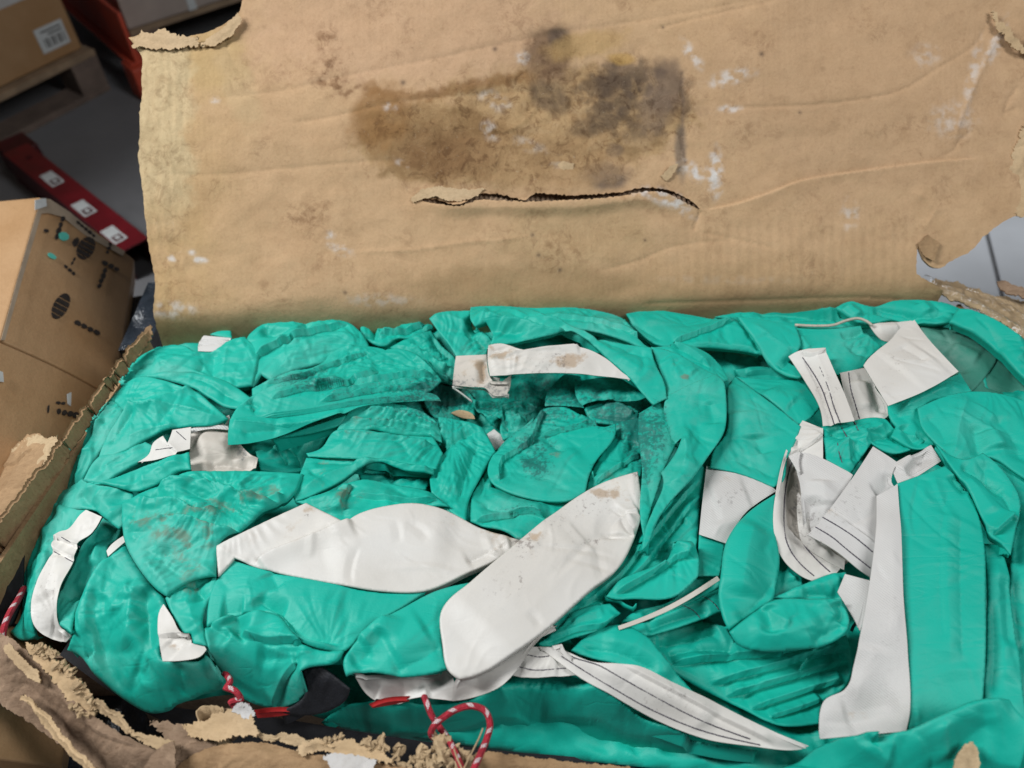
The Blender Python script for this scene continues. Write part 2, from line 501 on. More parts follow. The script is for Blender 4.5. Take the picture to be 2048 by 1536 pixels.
def stitch(sh, pts, mat, r=0.55, lift=0.35, name='stitching', wob=0.5):
    pl = smooth_outline([(p[0], p[1]) for p in pts], False, 4.0, 70)
    k = np.arange(len(pl))
    pl[:, 1] += wob * 1.6 * perlin(k * 0.6 + pl[0, 0], k * 0 + pl[0, 1])
    uv = sh.frame.uv(pl[:, 0], pl[:, 1], np.full(len(pl), sh.mean))
    for _ in range(2):
        D = (uv[:, None, 0] - sh.V2[None, :, 0]) ** 2 + (uv[:, None, 1] - sh.V2[None, :, 1]) ** 2
        i = np.argmin(D, 1)
        uv = sh.frame.uv(pl[:, 0], pl[:, 1], sh.h[i] * 1000)
    P = sh.frame.xyz(uv, sh.h[i] + lift / 1000)
    P[1:-1] = (P[:-2] + 2 * P[1:-1] + P[2:]) / 4
    V = []; F = []
    i = 0
    while i < len(P) - 1:                       # one visible thread length, then the needle hole
        seg = P[i:i + 3].copy()
        if len(seg) < 2: break
        seg[0] += (seg[1] - seg[0]) * 0.22; seg[-1, 2] -= 0.0003; seg[0, 2] -= 0.0003
        v, f = tube_geo(seg, r / 1000, 5)
        F += [tuple(a + len(V) for a in q) for q in f]; V += v
        i += 2
    return mesh(name, V, F, mat, sh.ob, True)

# ------------------------------------------------------------------ materials
def new_mat(name):
    m = bpy.data.materials.new(name); m.use_nodes = True
    nt = m.node_tree; b = nt.nodes['Principled BSDF']
    return m, nt, b
def N(nt, t, **kw):
    n = nt.nodes.new(t)
    for k, v in kw.items(): setattr(n, k, v)
    return n
def noise(nt, scale, detail=4, rough=0.55, vec=None, dist=0.0):
    n = N(nt, 'ShaderNodeTexNoise'); n.inputs['Scale'].default_value = scale
    n.inputs['Detail'].default_value = detail; n.inputs['Roughness'].default_value = rough
    n.inputs['Distortion'].default_value = dist
    if vec is not None: nt.links.new(vec, n.inputs['Vector'])
    return n.outputs['Fac']
def math_(nt, op, a, b=None, clamp=False):
    n = N(nt, 'ShaderNodeMath', operation=op); n.use_clamp = clamp
    for i, v in enumerate((a, b)):
        if v is None: continue
        if isinstance(v, (int, float)): n.inputs[i].default_value = v
        else: nt.links.new(v, n.inputs[i])
    return n.outputs[0]
def ramp(nt, fac, a, b):
    n = N(nt, 'ShaderNodeMapRange'); n.interpolation_type = 'SMOOTHSTEP'
    nt.links.new(fac, n.inputs[0]); n.inputs[1].default_value = a; n.inputs[2].default_value = b
    return n.outputs[0]
def mix(nt, fac, a, b, mode='MIX'):
    n = N(nt, 'ShaderNodeMix', data_type='RGBA', blend_type=mode)
    for s, v in ((0, fac), (6, a), (7, b)):
        if isinstance(v, (int, float)): n.inputs[s].default_value = v
        elif isinstance(v, tuple): n.inputs[s].default_value = (*v, 1)
        else: nt.links.new(v, n.inputs[s])
    return n.outputs[2]
def bump(nt, hgt, strength, dist, prev=None):
    n = N(nt, 'ShaderNodeBump'); n.inputs['Strength'].default_value = strength; n.inputs['Distance'].default_value = dist
    nt.links.new(hgt, n.inputs['Height'])
    if prev is not None: nt.links.new(prev, n.inputs['Normal'])
    return n.outputs[0]
def coords(nt):
    return N(nt, 'ShaderNodeNewGeometry').outputs['Position']

def cloth_material(name, base, base2, rough, weave, dustc, dirtc, grimec, twill=False, spec=0.5, crinkle=0.16, film=0.75):
    m, nt, b = new_mat(name)
    pos = coords(nt)
    at = N(nt, 'ShaderNodeVertexColor', layer_name='stain')
    sep = N(nt, 'ShaderNodeSeparateColor'); nt.links.new(at.outputs[0], sep.inputs[0])
    n1 = noise(nt, 9, 3, 0.5, pos); n2 = noise(nt, 55, 6, 0.65, pos); n3 = noise(nt, 170, 5, 0.7, pos)
    col = mix(nt, ramp(nt, n1, 0.3, 0.7), base, base2)
    # pale dust: everywhere a trace, more where the photograph shows it
    du = math_(nt, 'ADD', math_(nt, 'MULTIPLY', sep.outputs[0], 0.75), 0.02)
    du = math_(nt, 'MULTIPLY', du, ramp(nt, math_(nt, 'ADD', math_(nt, 'MULTIPLY', n1, 0.5), math_(nt, 'MULTIPLY', n2, 0.5)), 0.35, 0.68), True)
    col = mix(nt, du, col, dustc)
    br = ramp(nt, math_(nt, 'ADD', sep.outputs[1], math_(nt, 'SUBTRACT', math_(nt, 'MULTIPLY', n2, 2.2), 1.45)), -0.1, 0.4)
    br = math_(nt, 'MULTIPLY', br, ramp(nt, sep.outputs[1], 0.02, 0.35), True)
    col = mix(nt, math_(nt, 'MULTIPLY', br, 0.62), col, dirtc)
    col = mix(nt, math_(nt, 'MULTIPLY', math_(nt, 'MULTIPLY', sep.outputs[2], ramp(nt, n1, 0.2, 0.75)), film), col, tuple(x * 0.45 + 0.004 for x in base))  # smooth darkening: grime film and the shade of the hollow, in colour
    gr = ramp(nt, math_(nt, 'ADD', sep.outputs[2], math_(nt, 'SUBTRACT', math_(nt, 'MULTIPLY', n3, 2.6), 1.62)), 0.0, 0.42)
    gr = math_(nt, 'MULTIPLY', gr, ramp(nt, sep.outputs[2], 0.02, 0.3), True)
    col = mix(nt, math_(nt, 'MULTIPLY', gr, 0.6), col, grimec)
    nt.links.new(col, b.inputs['Base Color'])
    rg = math_(nt, 'ADD', math_(nt, 'MULTIPLY', n2, 0.16), rough - 0.08)
    rg = math_(nt, 'ADD', rg, math_(nt, 'MULTIPLY', math_(nt, 'MAXIMUM', du, br), 0.3), True)
    nt.links.new(rg, b.inputs['Roughness'])
    b.inputs['Specular IOR Level'].default_value = spec
    nb = bump(nt, noise(nt, 34, 5, 0.6, pos, 0.6), 0.10, 0.003)
    # fine crinkle lines: the zero lines of stretched noise, only in places
    for sc, off, dst in ((14, 0.0, 0.0022), (31, 3.7, 0.0012)):
        mp = N(nt, 'ShaderNodeMapping'); nt.links.new(pos, mp.inputs[0])
        mp.inputs['Location'].default_value = (off, off * 2, 0); mp.inputs['Rotation'].default_value = (0, 0, 0.6 + off); mp.inputs['Scale'].default_value = (0.55, 2.6, 1.0)
        nn = noise(nt, sc, 1, 0.3, mp.outputs[0], 0.1)
        ln = ramp(nt, math_(nt, 'ABSOLUTE', math_(nt, 'SUBTRACT', nn, 0.5)), 0.0, 0.035)
        mk = ramp(nt, noise(nt, 8 + sc * 0.3, 2, 0.5, pos), 0.45, 0.6)
        hgt = math_(nt, 'MULTIPLY', math_(nt, 'SUBTRACT', ln, 1.0), mk)
        nb = bump(nt, hgt, crinkle, dst, nb)
    if twill:
        w = N(nt, 'ShaderNodeTexWave', wave_type='BANDS', bands_direction='DIAGONAL')
        w.inputs['Scale'].default_value = twill; nt.links.new(pos, w.inputs['Vector'])
        nb = bump(nt, w.outputs['Fac'], weave, 0.0006, nb)
    else:
        nb = bump(nt, noise(nt, 420, 2, 0.5, pos), weave, 0.0008, nb)
    nt.links.new(nb, b.inputs['Normal'])
    return m
M = {}
M['green'] = cloth_material('green_coated_cloth', (0.002, 0.365, 0.275), (0.003, 0.40, 0.305), 0.55, 0.25,
                            (0.20, 0.47, 0.41), (0.17, 0.145, 0.095), (0.012, 0.06, 0.06), spec=0.34)
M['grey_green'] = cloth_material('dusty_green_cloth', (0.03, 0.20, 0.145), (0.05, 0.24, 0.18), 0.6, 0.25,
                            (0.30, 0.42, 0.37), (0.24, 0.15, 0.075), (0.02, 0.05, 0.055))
M['white'] = cloth_material('white_coated_cloth', (0.56, 0.535, 0.49), (0.62, 0.605, 0.57), 0.55, 0.2,
                            (0.70, 0.66, 0.58), (0.33, 0.20, 0.09), (0.13, 0.10, 0.09), crinkle=0.06, film=0.25)
M['twill'] = cloth_material('white_ribbed_webbing', (0.50, 0.485, 0.465), (0.56, 0.55, 0.53), 0.55, 0.5,
                            (0.62, 0.57, 0.50), (0.33, 0.20, 0.09), (0.16, 0.14, 0.13), twill=150, crinkle=0.05, film=0.25)
M['beige'] = cloth_material('soiled_webbing', (0.50, 0.46, 0.40), (0.56, 0.51, 0.45), 0.6, 0.3,
                            (0.60, 0.55, 0.48), (0.33, 0.20, 0.09), (0.08, 0.09, 0.10))

def plain(name, c, rough=0.6, var=0.25, scale=30, metal=0.0, bumpd=0.0, spec=0.5, c2=None):
    m, nt, b = new_mat(name)
    pos = coords(nt)
    n1 = noise(nt, scale, 5, 0.6, pos)
    lo = c2 if c2 else tuple(x * (1 - var) for x in c)
    nt.links.new(mix(nt, ramp(nt, n1, 0.3, 0.7), lo, c), b.inputs['Base Color'])
    nt.links.new(math_(nt, 'ADD', math_(nt, 'MULTIPLY', n1, 0.2), rough - 0.1), b.inputs['Roughness'])
    b.inputs['Metallic'].default_value = metal
    b.inputs['Specular IOR Level'].default_value = spec
    if bumpd:
        nt.links.new(bump(nt, noise(nt, scale * 6, 4, 0.6, pos), 0.6, bumpd), b.inputs['Normal'])
    return m
M['thread'] = plain('grey_thread', (0.10, 0.09, 0.115), 0.8, 0.3, 300)
M['piping'] = plain('beige_piping', (0.52, 0.46, 0.38), 0.7, 0.2, 200)
M['black'] = plain('black_rubber_cloth', (0.012, 0.013, 0.018), 0.6, 0.4, 90, bumpd=0.002)
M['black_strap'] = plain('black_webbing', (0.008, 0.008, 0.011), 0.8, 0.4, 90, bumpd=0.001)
M['red_strap'] = plain('red_webbing', (0.50, 0.02, 0.02), 0.6, 0.25, 120)
def rope_material():
    m, nt, b = new_mat('red_rope_with_white_flecks')
    uv = N(nt, 'ShaderNodeUVMap', uv_map='UVMap')
    sp = N(nt, 'ShaderNodeSeparateXYZ'); nt.links.new(uv.outputs[0], sp.inputs[0])
    u, v = sp.outputs[0], sp.outputs[1]
    # two strands of white dashes winding round the braid
    ph = math_(nt, 'FRACT', math_(nt, 'ADD', math_(nt, 'MULTIPLY', u, 52.0), math_(nt, 'MULTIPLY', v, 1.0)))
    d1 = math_(nt, 'LESS_THAN', ph, 0.30)
    q = math_(nt, 'FRACT', math_(nt, 'MULTIPLY', v, 2.0))
    d2 = math_(nt, 'LESS_THAN', math_(nt, 'ABSOLUTE', math_(nt, 'SUBTRACT', q, 0.5)), 0.24)
    st = math_(nt, 'GREATER_THAN', math_(nt, 'SINE', math_(nt, 'MULTIPLY', u, 5200.0)), -0.55)
    mk = math_(nt, 'MULTIPLY', math_(nt, 'MULTIPLY', d1, d2), st)
    pos = coords(nt)
    red = mix(nt, ramp(nt, noise(nt, 160, 4, 0.6, pos), 0.3, 0.7), (0.30, 0.010, 0.022), (0.50, 0.022, 0.045))
    nt.links.new(mix(nt, mk, red, (0.72, 0.66, 0.66)), b.inputs['Base Color'])
    b.inputs['Roughness'].default_value = 0.7
    br = math_(nt, 'MULTIPLY', math_(nt, 'SINE', math_(nt, 'ADD', math_(nt, 'MULTIPLY', u, 3200.0), math_(nt, 'MULTIPLY', v, 25.1))),
               math_(nt, 'SINE', math_(nt, 'SUBTRACT', math_(nt, 'MULTIPLY', u, 3200.0), math_(nt, 'MULTIPLY', v, 25.1))))
    nt.links.new(bump(nt, br, 0.7, 0.0006), b.inputs['Normal'])
    return m
M['rope'] = rope_material()
def board_material(name, use_attr, c=(0.40, 0.255, 0.135), c2=(0.33, 0.20, 0.10), mottle=0.0, rough=0.85):
    m, nt, b = new_mat(name)
    pos = coords(nt)
    n1 = noise(nt, 22, 6, 0.65, pos); n2 = noise(nt, 240, 4, 0.7, pos); n3 = noise(nt, 5, 3, 0.5, pos)
    if use_attr:
        at = N(nt, 'ShaderNodeVertexColor', layer_name='stain')
        col = at.outputs[0]
        wm = at.outputs[1]
        m1 = noise(nt, 48, 8, 0.72, pos, 0.8); m2 = noise(nt, 19, 7, 0.7, pos, 1.2); m3 = noise(nt, 130, 6, 0.75, pos, 0.4)
        m4 = noise(nt, 27, 9, 0.78, pos, 1.6)
        col = mix(nt, math_(nt, 'MULTIPLY', math_(nt, 'MULTIPLY', wm, 0.45), ramp(nt, m4, 0.475, 0.55)), col, (0.52, 0.42, 0.34), 'MULTIPLY')
        col = mix(nt, math_(nt, 'MULTIPLY', wm, ramp(nt, m1, 0.50, 0.62)), col, (0.42, 0.34, 0.29), 'MULTIPLY')
        col = mix(nt, math_(nt, 'MULTIPLY', math_(nt, 'MULTIPLY', wm, 0.5), ramp(nt, m2, 0.53, 0.68)), col, (0.44, 0.29, 0.145))
        col = mix(nt, math_(nt, 'MULTIPLY', math_(nt, 'ADD', math_(nt, 'MULTIPLY', wm, 0.6), 0.16), ramp(nt, m3, 0.56, 0.70)), col, (0.45, 0.36, 0.30), 'MULTIPLY')
        col = mix(nt, math_(nt, 'MULTIPLY', math_(nt, 'ADD', math_(nt, 'MULTIPLY', wm, 0.5), 0.10), ramp(nt, noise(nt, 90, 7, 0.75, pos, 1.5), 0.60, 0.70)), col, (0.58, 0.47, 0.33))
    else:
        col = mix(nt, ramp(nt, n3, 0.3, 0.7), c2, c)
    col = mix(nt, math_(nt, 'MULTIPLY', ramp(nt, n1, 0.35, 0.75), 0.35), col, (0.80, 0.76, 0.70), 'MULTIPLY')
    col = mix(nt, math_(nt, 'MULTIPLY', ramp(nt, n2, 0.4, 0.72), 0.35), col, (0.80, 0.77, 0.73), 'MULTIPLY')
    if mottle:        # torn plies: fibres, broken liner and dirt
        mp = N(nt, 'ShaderNodeMapping'); nt.links.new(pos, mp.inputs[0]); mp.inputs['Scale'].default_value = (1.0, 4.5, 2.0); mp.inputs['Rotation'].default_value = (0, 0, 0.5)
        f1 = noise(nt, 70, 7, 0.75, mp.outputs[0], 0.6); f2 = noise(nt, 33, 7, 0.7, pos, 0.8)
        col = mix(nt, math_(nt, 'MULTIPLY', ramp(nt, f1, 0.48, 0.66), mottle), col, (0.42, 0.34, 0.28), 'MULTIPLY')
        col = mix(nt, math_(nt, 'MULTIPLY', ramp(nt, f2, 0.50, 0.64), 0.7 * mottle), col, tuple(x * 1.5 for x in c))
        col = mix(nt, math_(nt, 'MULTIPLY', ramp(nt, noise(nt, 18, 5, 0.6, pos), 0.54, 0.68), 0.6 * mottle), col, (0.35, 0.30, 0.28), 'MULTIPLY')
    nt.links.new(col, b.inputs['Base Color'])
    b.inputs['Roughness'].default_value = rough
    b.inputs['Specular IOR Level'].default_value = 0.25
    nb = bump(nt, noise(nt, 60, 6, 0.7, pos), 0.4 + 0.5 * mottle, 0.0025 + 0.002 * mottle)
    nb = bump(nt, n2, 0.35, 0.0006, nb)
    nt.links.new(nb, b.inputs['Normal'])
    return m
M['flap'] = board_material('stained_cardboard', True)
M['peel'] = board_material('peeled_ply', False, (0.56, 0.41, 0.25), (0.49, 0.345, 0.195), 0.18)
M['board'] = board_material('brown_cardboard', False, (0.37, 0.24, 0.13), (0.29, 0.18, 0.092), 0.35)
M['torn'] = board_material('torn_pale_board', False, (0.50, 0.375, 0.225), (0.42, 0.30, 0.175), 0.35)
M['torn_dark'] = board_material('torn_brown_board', False, (0.30, 0.21, 0.14), (0.225, 0.15, 0.098), 0.5)
M['paper'] = board_material('white_paper_liner', False, (0.62, 0.61, 0.60), (0.52, 0.50, 0.48))
M['carton'] = board_material('carton_kraft', False, (0.46, 0.285, 0.15), (0.39, 0.225, 0.105), rough=0.45)
M['carton_warm'] = board_material('carton_warm', False, (0.34, 0.18, 0.075), (0.27, 0.14, 0.055), rough=0.4)
M['ink'] = plain('black_print', (0.035, 0.025, 0.02), 0.7, 0.4, 60)
M['mint'] = plain('mint_paint_fleck', (0.12, 0.62, 0.50), 0.6, 0.1, 60)
M['red_steel'] = plain('red_painted_steel', (0.17, 0.004, 0.010), 0.45, 0.35, 14)
M['dark_steel'] = plain('shaded_red_steel', (0.08, 0.006, 0.010), 0.6, 0.35, 14)  # red steel darkened for the shaded sides of the beam
M['orange_steel'] = plain('orange_painted_steel', (0.62, 0.085, 0.04), 0.5, 0.2, 14)
M['label'] = plain('white_sticker', (0.62, 0.64, 0.63), 0.5, 0.12, 40)
M['tape'] = plain('clear_tape_over_board', (0.46, 0.36, 0.26), 0.3, 0.25, 20)
M['wood'] = plain('pallet_wood', (0.36, 0.25, 0.155), 0.8, 0.35, 14, bumpd=0.002)
M['wood_dark'] = plain('dark_pallet_wood', (0.20, 0.145, 0.115), 0.85, 0.35, 14, bumpd=0.002)  # darker tone, used for stringers, blocks and base boards
M['grey_board'] = plain('grey_plywood', (0.44, 0.36, 0.31), 0.75, 0.2, 8)

def film_material():
    m, nt, b = new_mat('clear_stretch_film')
    out = nt.nodes['Material Output']
    tr = N(nt, 'ShaderNodeBsdfTransparent'); gl = N(nt, 'ShaderNodeBsdfGlossy'); gl.inputs['Roughness'].default_value = 0.12
    gl.inputs['Color'].default_value = (0.9, 0.95, 1, 1)
    fr = N(nt, 'ShaderNodeFresnel'); fr.inputs[0].default_value = 1.5
    pos = coords(nt)
    fac = math_(nt, 'ADD', math_(nt, 'MULTIPLY', fr.outputs[0], 0.55), 0.03, True)
    ms = N(nt, 'ShaderNodeMixShader')
    nt.links.new(fac, ms.inputs[0]); nt.links.new(tr.outputs[0], ms.inputs[1]); nt.links.new(gl.outputs[0], ms.inputs[2])
    nt.links.new(ms.outputs[0], out.inputs[0])
    nb = bump(nt, noise(nt, 40, 5, 0.6, pos, 1.0), 0.6, 0.01)
    nt.links.new(nb, gl.inputs['Normal'])
    return m
M['film'] = film_material()
def floor_material():
    m, nt, b = new_mat('warehouse_concrete')
    pos = coords(nt)
    n1 = noise(nt, 1.6, 6, 0.6, pos); n2 = noise(nt, 24, 6, 0.7, pos); n3 = noise(nt, 6, 4, 0.6, pos)
    col = mix(nt, ramp(nt, n1, 0.3, 0.7), (0.175, 0.174, 0.18), (0.225, 0.224, 0.232))
    col = mix(nt, math_(nt, 'MULTIPLY', ramp(nt, n3, 0.52, 0.75), 0.35), col, (0.15, 0.15, 0.155))
    col = mix(nt, math_(nt, 'MULTIPLY', ramp(nt, n2, 0.6, 0.75), 0.4), col, (0.14, 0.14, 0.145))
    nt.links.new(col, b.inputs['Base Color'])
    nt.links.new(math_(nt, 'ADD', math_(nt, 'MULTIPLY', n3, 0.3), 0.4), b.inputs['Roughness'])
    nt.links.new(bump(nt, n2, 0.3, 0.002), b.inputs['Normal'])
    return m
M['floor'] = floor_material()
M['joint'] = plain('floor_joint', (0.10, 0.10, 0.105), 0.9, 0.3, 30)

# ------------------------------------------------------------------ the setting
fl = mesh('floor', [(-9, -4, 0), (9, -4, 0), (9, 12, 0), (-9, 12, 0)], [(0, 1, 2, 3)], M['floor'])
tag(fl, kind='structure')
def strip_on_floor(name, a, b, w, mat, z=0.008):
    A = on_z([a[0]], [a[1]], z)[0]; B = on_z([b[0]], [b[1]], z)[0]
    d = (B - A); d /= np.linalg.norm(d); n = np.array([-d[1], d[0], 0]) * w / 2
    A = A - d * 0.8; B = B + d * 0.5
    o = mesh(name, [A - n, B - n, B + n, A + n], [(0, 1, 2, 3)], mat)
    return tag(o, kind='structure')
def bright_floor_material():
    m, nt, b = new_mat('bright_floor_tone')
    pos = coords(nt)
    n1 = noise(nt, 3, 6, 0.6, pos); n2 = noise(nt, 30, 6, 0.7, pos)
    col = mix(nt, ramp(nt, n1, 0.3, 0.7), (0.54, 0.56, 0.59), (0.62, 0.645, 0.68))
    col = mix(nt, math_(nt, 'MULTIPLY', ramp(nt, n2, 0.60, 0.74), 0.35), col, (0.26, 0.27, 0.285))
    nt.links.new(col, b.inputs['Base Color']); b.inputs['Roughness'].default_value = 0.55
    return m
ai = mesh('bright_floor_sheet', [(0.55, -3, 0.004), (8.9, -3, 0.004), (8.9, 11.8, 0.004), (0.55, 11.8, 0.004)], [(0, 1, 2, 3)], bright_floor_material())  # lighter sheet stands in for brighter light on the right floor
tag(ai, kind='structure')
strip_on_floor('floor_joint', (1975, 470), (2001, 572), 0.008, M['joint'])

# ------------------------------------------------------------------ the big carton
BL = on_z([302], [640], ZR)[0]; BR = on_z([1888], [592], ZR)[0]
Ub = (BR - BL) / np.linalg.norm(BR - BL)
Wb = np.array([-Ub[1], Ub[0], 0])                       # away from the viewer
LEAN = 43.0                                             # the lid leans back
Vf = Wb * math.cos(R(LEAN)) + np.array([0, 0, math.sin(R(LEAN))])
FLAP = PlaneFrame(BL, Ub, Vf)
boxE = thing('cardboard_box', (0.0, -0.2, 0.0), 'large open stained cardboard carton with torn edges, packed with green cloth', 'box')

def blob(px, py, x, y, rx, ry, sd, rot=0.0, sharp=0.35, lam=1.0):
    """ragged soft patch 0..1"""
    c, s = math.cos(R(rot)), math.sin(R(rot))
    dx, dy = px - x, py - y
    u = (dx * c + dy * s) / rx; v = (-dx * s + dy * c) / ry
    d = np.sqrt(u * u + v * v)
    d = d + 0.42 * fbm(px / (34 * lam) + sd, py / (34 * lam) - sd, 4, sd)
    return 1 - sstep(1 - sharp, 1 + sharp, d)
def line(px, py, pts, w, sd=0):
    P = np.column_stack([px, py]); q = np.array(pts, float)
    d, _, p = seg_dist(P, q[:-1], q[1:])
    d = d + w * 0.5 * perlin(px / 14 + sd, py / 14 + sd, sd)
    return (1 - sstep(0.2 * w, w, d)) * sstep(0, 0.08, p) * sstep(0, 0.08, 1 - p)
def lay(c, m, col, k=1.0):
    m = (m * k)[:, None]
    return c * (1 - m) + np.array(col) * m
def flap_colour(px, py, VV):
    n = len(px)
    f1 = fbm(px / 260, py / 200, 4, 3); f2 = fbm(px / 60, py / 50, 4, 5); f3 = fbm(px / 18, py / 16, 3, 9)
    c = np.tile(np.array([0.520, 0.345, 0.196]), (n, 1))
    c = lay(c, sstep(-.25, .45, f1), (0.535, 0.352, 0.198), 0.8)
    c = lay(c, sstep(0.0, .5, fbm(px / 190 + 7, py / 130, 4, 15)), (0.470, 0.300, 0.165), 0.5)
    # yellowed left part, pinker upper middle
    c = lay(c, sstep(560, 330, px) * (0.65 + 0.5 * f2), (0.450, 0.305, 0.135), 0.75)
    c = lay(c, blob(px, py, 800, 60, 330, 110, 21), (0.520, 0.335, 0.205), 0.7)
    c = lay(c, blob(px, py, 1750, 150, 330, 260, 22), (0.475, 0.308, 0.178), 0.7)
    c = lay(c, blob(px, py, 430, 120, 60, 70, 23), (0.475, 0.330, 0.155), 0.8)
    # the bleached strip along the left edge
    c = lay(c, (1 - sstep(365, 395, px + 14 * f3 + 22 * perlin(py / 60, py * 0))) * sstep(60, 100, py) * sstep(520, 330, py), (0.55, 0.43, 0.25), 0.85)
    c = lay(c, blob(px, py, 480, 180, 30, 90, 24, -20), (0.50, 0.36, 0.20), 0.6)
    # the big brown stain and its dark edges
    st = np.maximum(blob(px, py, 1075, 250, 300, 108, 31, -6, 0.12, 1.6), blob(px, py, 880, 290, 170, 76, 52, 6, 0.12, 1.2))
    c = lay(c, st, (0.375, 0.245, 0.110), 0.62)
    c = lay(c, np.clip(st * sstep(-.05, .25, fbm(px / 70 + 3, py / 46, 5, 71)), 0, 1), (0.225, 0.138, 0.062), 0.6)
    c = lay(c, np.clip(st * sstep(.10, .32, fbm(px / 44 + 9, py / 34, 5, 73)), 0, 1), (0.430, 0.290, 0.155), 0.65)
    c = lay(c, blob(px, py, 880, 285, 165, 80, 32, 8, 0.2), (0.265, 0.150, 0.062), 0.55)
    c = lay(c, blob(px, py, 760, 235, 55, 65, 33, 20), (0.285, 0.150, 0.055), 0.8)
    c = lay(c, blob(px, py, 890, 310, 90, 48, 47, 0, 0.5), (0.195, 0.102, 0.042), 0.75)
    c = lay(c, line(px, py, [(715, 165), (760, 185), (830, 195), (900, 180), (980, 165), (1060, 150), (1120, 130)], 18, 4), (0.255, 0.130, 0.048), 0.7)
    c = lay(c, blob(px, py, 1100, 110, 52, 62, 34, 15), (0.175, 0.105, 0.060), 0.85)
    c = lay(c, blob(px, py, 1120, 75, 24, 20, 48, 30), (0.090, 0.065, 0.050), 0.7)
    c = lay(c, blob(px, py, 1265, 200, 120, 80, 35, 10, 0.4), (0.130, 0.082, 0.050), 0.0)
    c = lay(c, blob(px, py, 1265, 200, 120, 80, 35, 10, 0.2) * sstep(-.28, .12, fbm(px / 38, py / 38, 5, 81)), (0.120, 0.080, 0.050), 0.7)
    c = lay(c, blob(px, py, 1330, 175, 40, 55, 36), (0.095, 0.068, 0.058), 0.7)
    c = lay(c, blob(px, py, 1240, 170, 45, 60, 37, 10), (0.085, 0.058, 0.042), 0.7)
    c = lay(c, blob(px, py, 1100, 195, 40, 30, 50, 30), (0.140, 0.095, 0.060), 0.7)
    c = lay(c, blob(px, py, 1180, 255, 45, 20, 38, -10), (0.130, 0.086, 0.052), 0.6)
    c = lay(c, blob(px, py, 1310, 215, 28, 60, 39, 15), (0.255, 0.175, 0.115), 0.6)
    c = lay(c, blob(px, py, 1210, 352, 48, 26, 40), (0.110, 0.085, 0.074), 0.8)
    c = lay(c, blob(px, py, 1230, 300, 18, 14, 41), (0.140, 0.098, 0.07), 0.7)
    c = lay(c, blob(px, py, 1362, 300, 12, 55, 42), (0.180, 0.145, 0.115), 0.7)
    c = lay(c, blob(px, py, 1090, 330, 150, 55, 43, 0, 0.4), (0.375, 0.235, 0.115), 0.7)
    c = lay(c, line(px, py, [(1363, 135), (1366, 200), (1364, 300), (1372, 330)], 5, 3), (0.11, 0.075, 0.055), 0.7)
    c = lay(c, blob(px, py, 1170, 90, 80, 26, 49, -12), (0.470, 0.300, 0.110), 0.5)
    c = lay(c, blob(px, py, 1240, 118, 26, 12, 46), (0.50, 0.300, 0.08), 0.6)
    # rusty specks on the left
    for (x, y, rx, ry, k) in [(655, 82, 26, 22, .7), (658, 150, 30, 34, .8), (700, 180, 36, 18, .7), (618, 430, 34, 22, .55), (790, 230, 18, 14, .6),
                              (1100, 490, 22, 22, .6), (1120, 515, 40, 26, .4), (625, 530, 18, 12, .3), (820, 225, 9, 5, .4)]:
        c = lay(c, blob(px, py, x, y, rx, ry, int(x) % 50, 0, 0.6, 0.5) * sstep(-.15, .35, f3), (0.20, 0.10, 0.045), k)
    # white flecks: paper fibres and powder
    for (x, y, rx, ry, rot, k) in [(1430, 345, 15, 42, 0, .9), (1395, 350, 14, 14, 0, .9), (1460, 155, 44, 13, -15, .65), (1385, 110, 10, 32, -35, .6),
                              (1460, 218, 20, 7, 0, .7), (1330, 395, 40, 15, 20, .75), (1360, 415, 30, 10, 30, .6), (1285, 385, 24, 10, 0, .5),
                              (1945, 150, 10, 60, 12, .5), (1990, 90, 12, 50, 25, .5), (1700, 430, 15, 26, 0, .45), (1905, 240, 40, 30, 0, .35),
                              (340, 515, 10, 6, 30, .8), (400, 520, 14, 6, 10, .8), (385, 505, 8, 5, 0, .7), (680, 500, 24, 9, 20, .6), (660, 470, 10, 8, 0, .6),
                              (980, 260, 14, 20, -30, .55), (1000, 210, 20, 14, 0, .35), (975, 190, 22, 10, 0, .35), (780, 215, 12, 10, 0, .5), (1045, 115, 12, 12, 0, .6),
                              (345, 620, 44, 16, 0, .6), (760, 600, 60, 12, 0, .35), (1850, 110, 26, 20, 0, .3), (800, 325, 20, 6, 20, .35), (1370, 335, 20, 14, 0, .6),
                              (430, 200, 10, 6, 0, .5), (1450, 560, 120, 8, 0, .15), (1120, 330, 20, 6, 0, .3), (1060, 290, 30, 12, 20, .3)]:
        c = lay(c, blob(px, py, x, y, rx, ry, int(x + y) % 60, rot, 0.6, 0.4) * sstep(-.25, .3, f3), (0.66, 0.64, 0.62), k)
    # darker olive tone towards the hinge
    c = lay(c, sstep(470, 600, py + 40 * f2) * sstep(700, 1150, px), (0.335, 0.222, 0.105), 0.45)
    c = lay(c, blob(px, py, 1050, 570, 240, 40, 44), (0.270, 0.180, 0.085), 0.45)  # soft cast shadow over the lower middle, painted into the board
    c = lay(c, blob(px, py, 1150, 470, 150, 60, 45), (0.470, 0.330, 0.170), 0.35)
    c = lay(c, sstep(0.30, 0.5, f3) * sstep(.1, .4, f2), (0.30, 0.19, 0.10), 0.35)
    # dots
    for (x, y, rr) in [(1523, 108, 5), (1077, 510, 4), (1120, 540, 4), (806, 165, 5), (990, 98, 5), (1065, 470, 4), (1600, 225, 3), (1326, 55, 3), (690, 585, 4), (1290, 480, 3)]:
        c = lay(c, np.exp(-(((px - x) / rr) ** 2 + ((py - y) / rr) ** 2)), (0.08, 0.055, 0.04), 0.8)
    return np.clip(c, 0.01, 0.9)
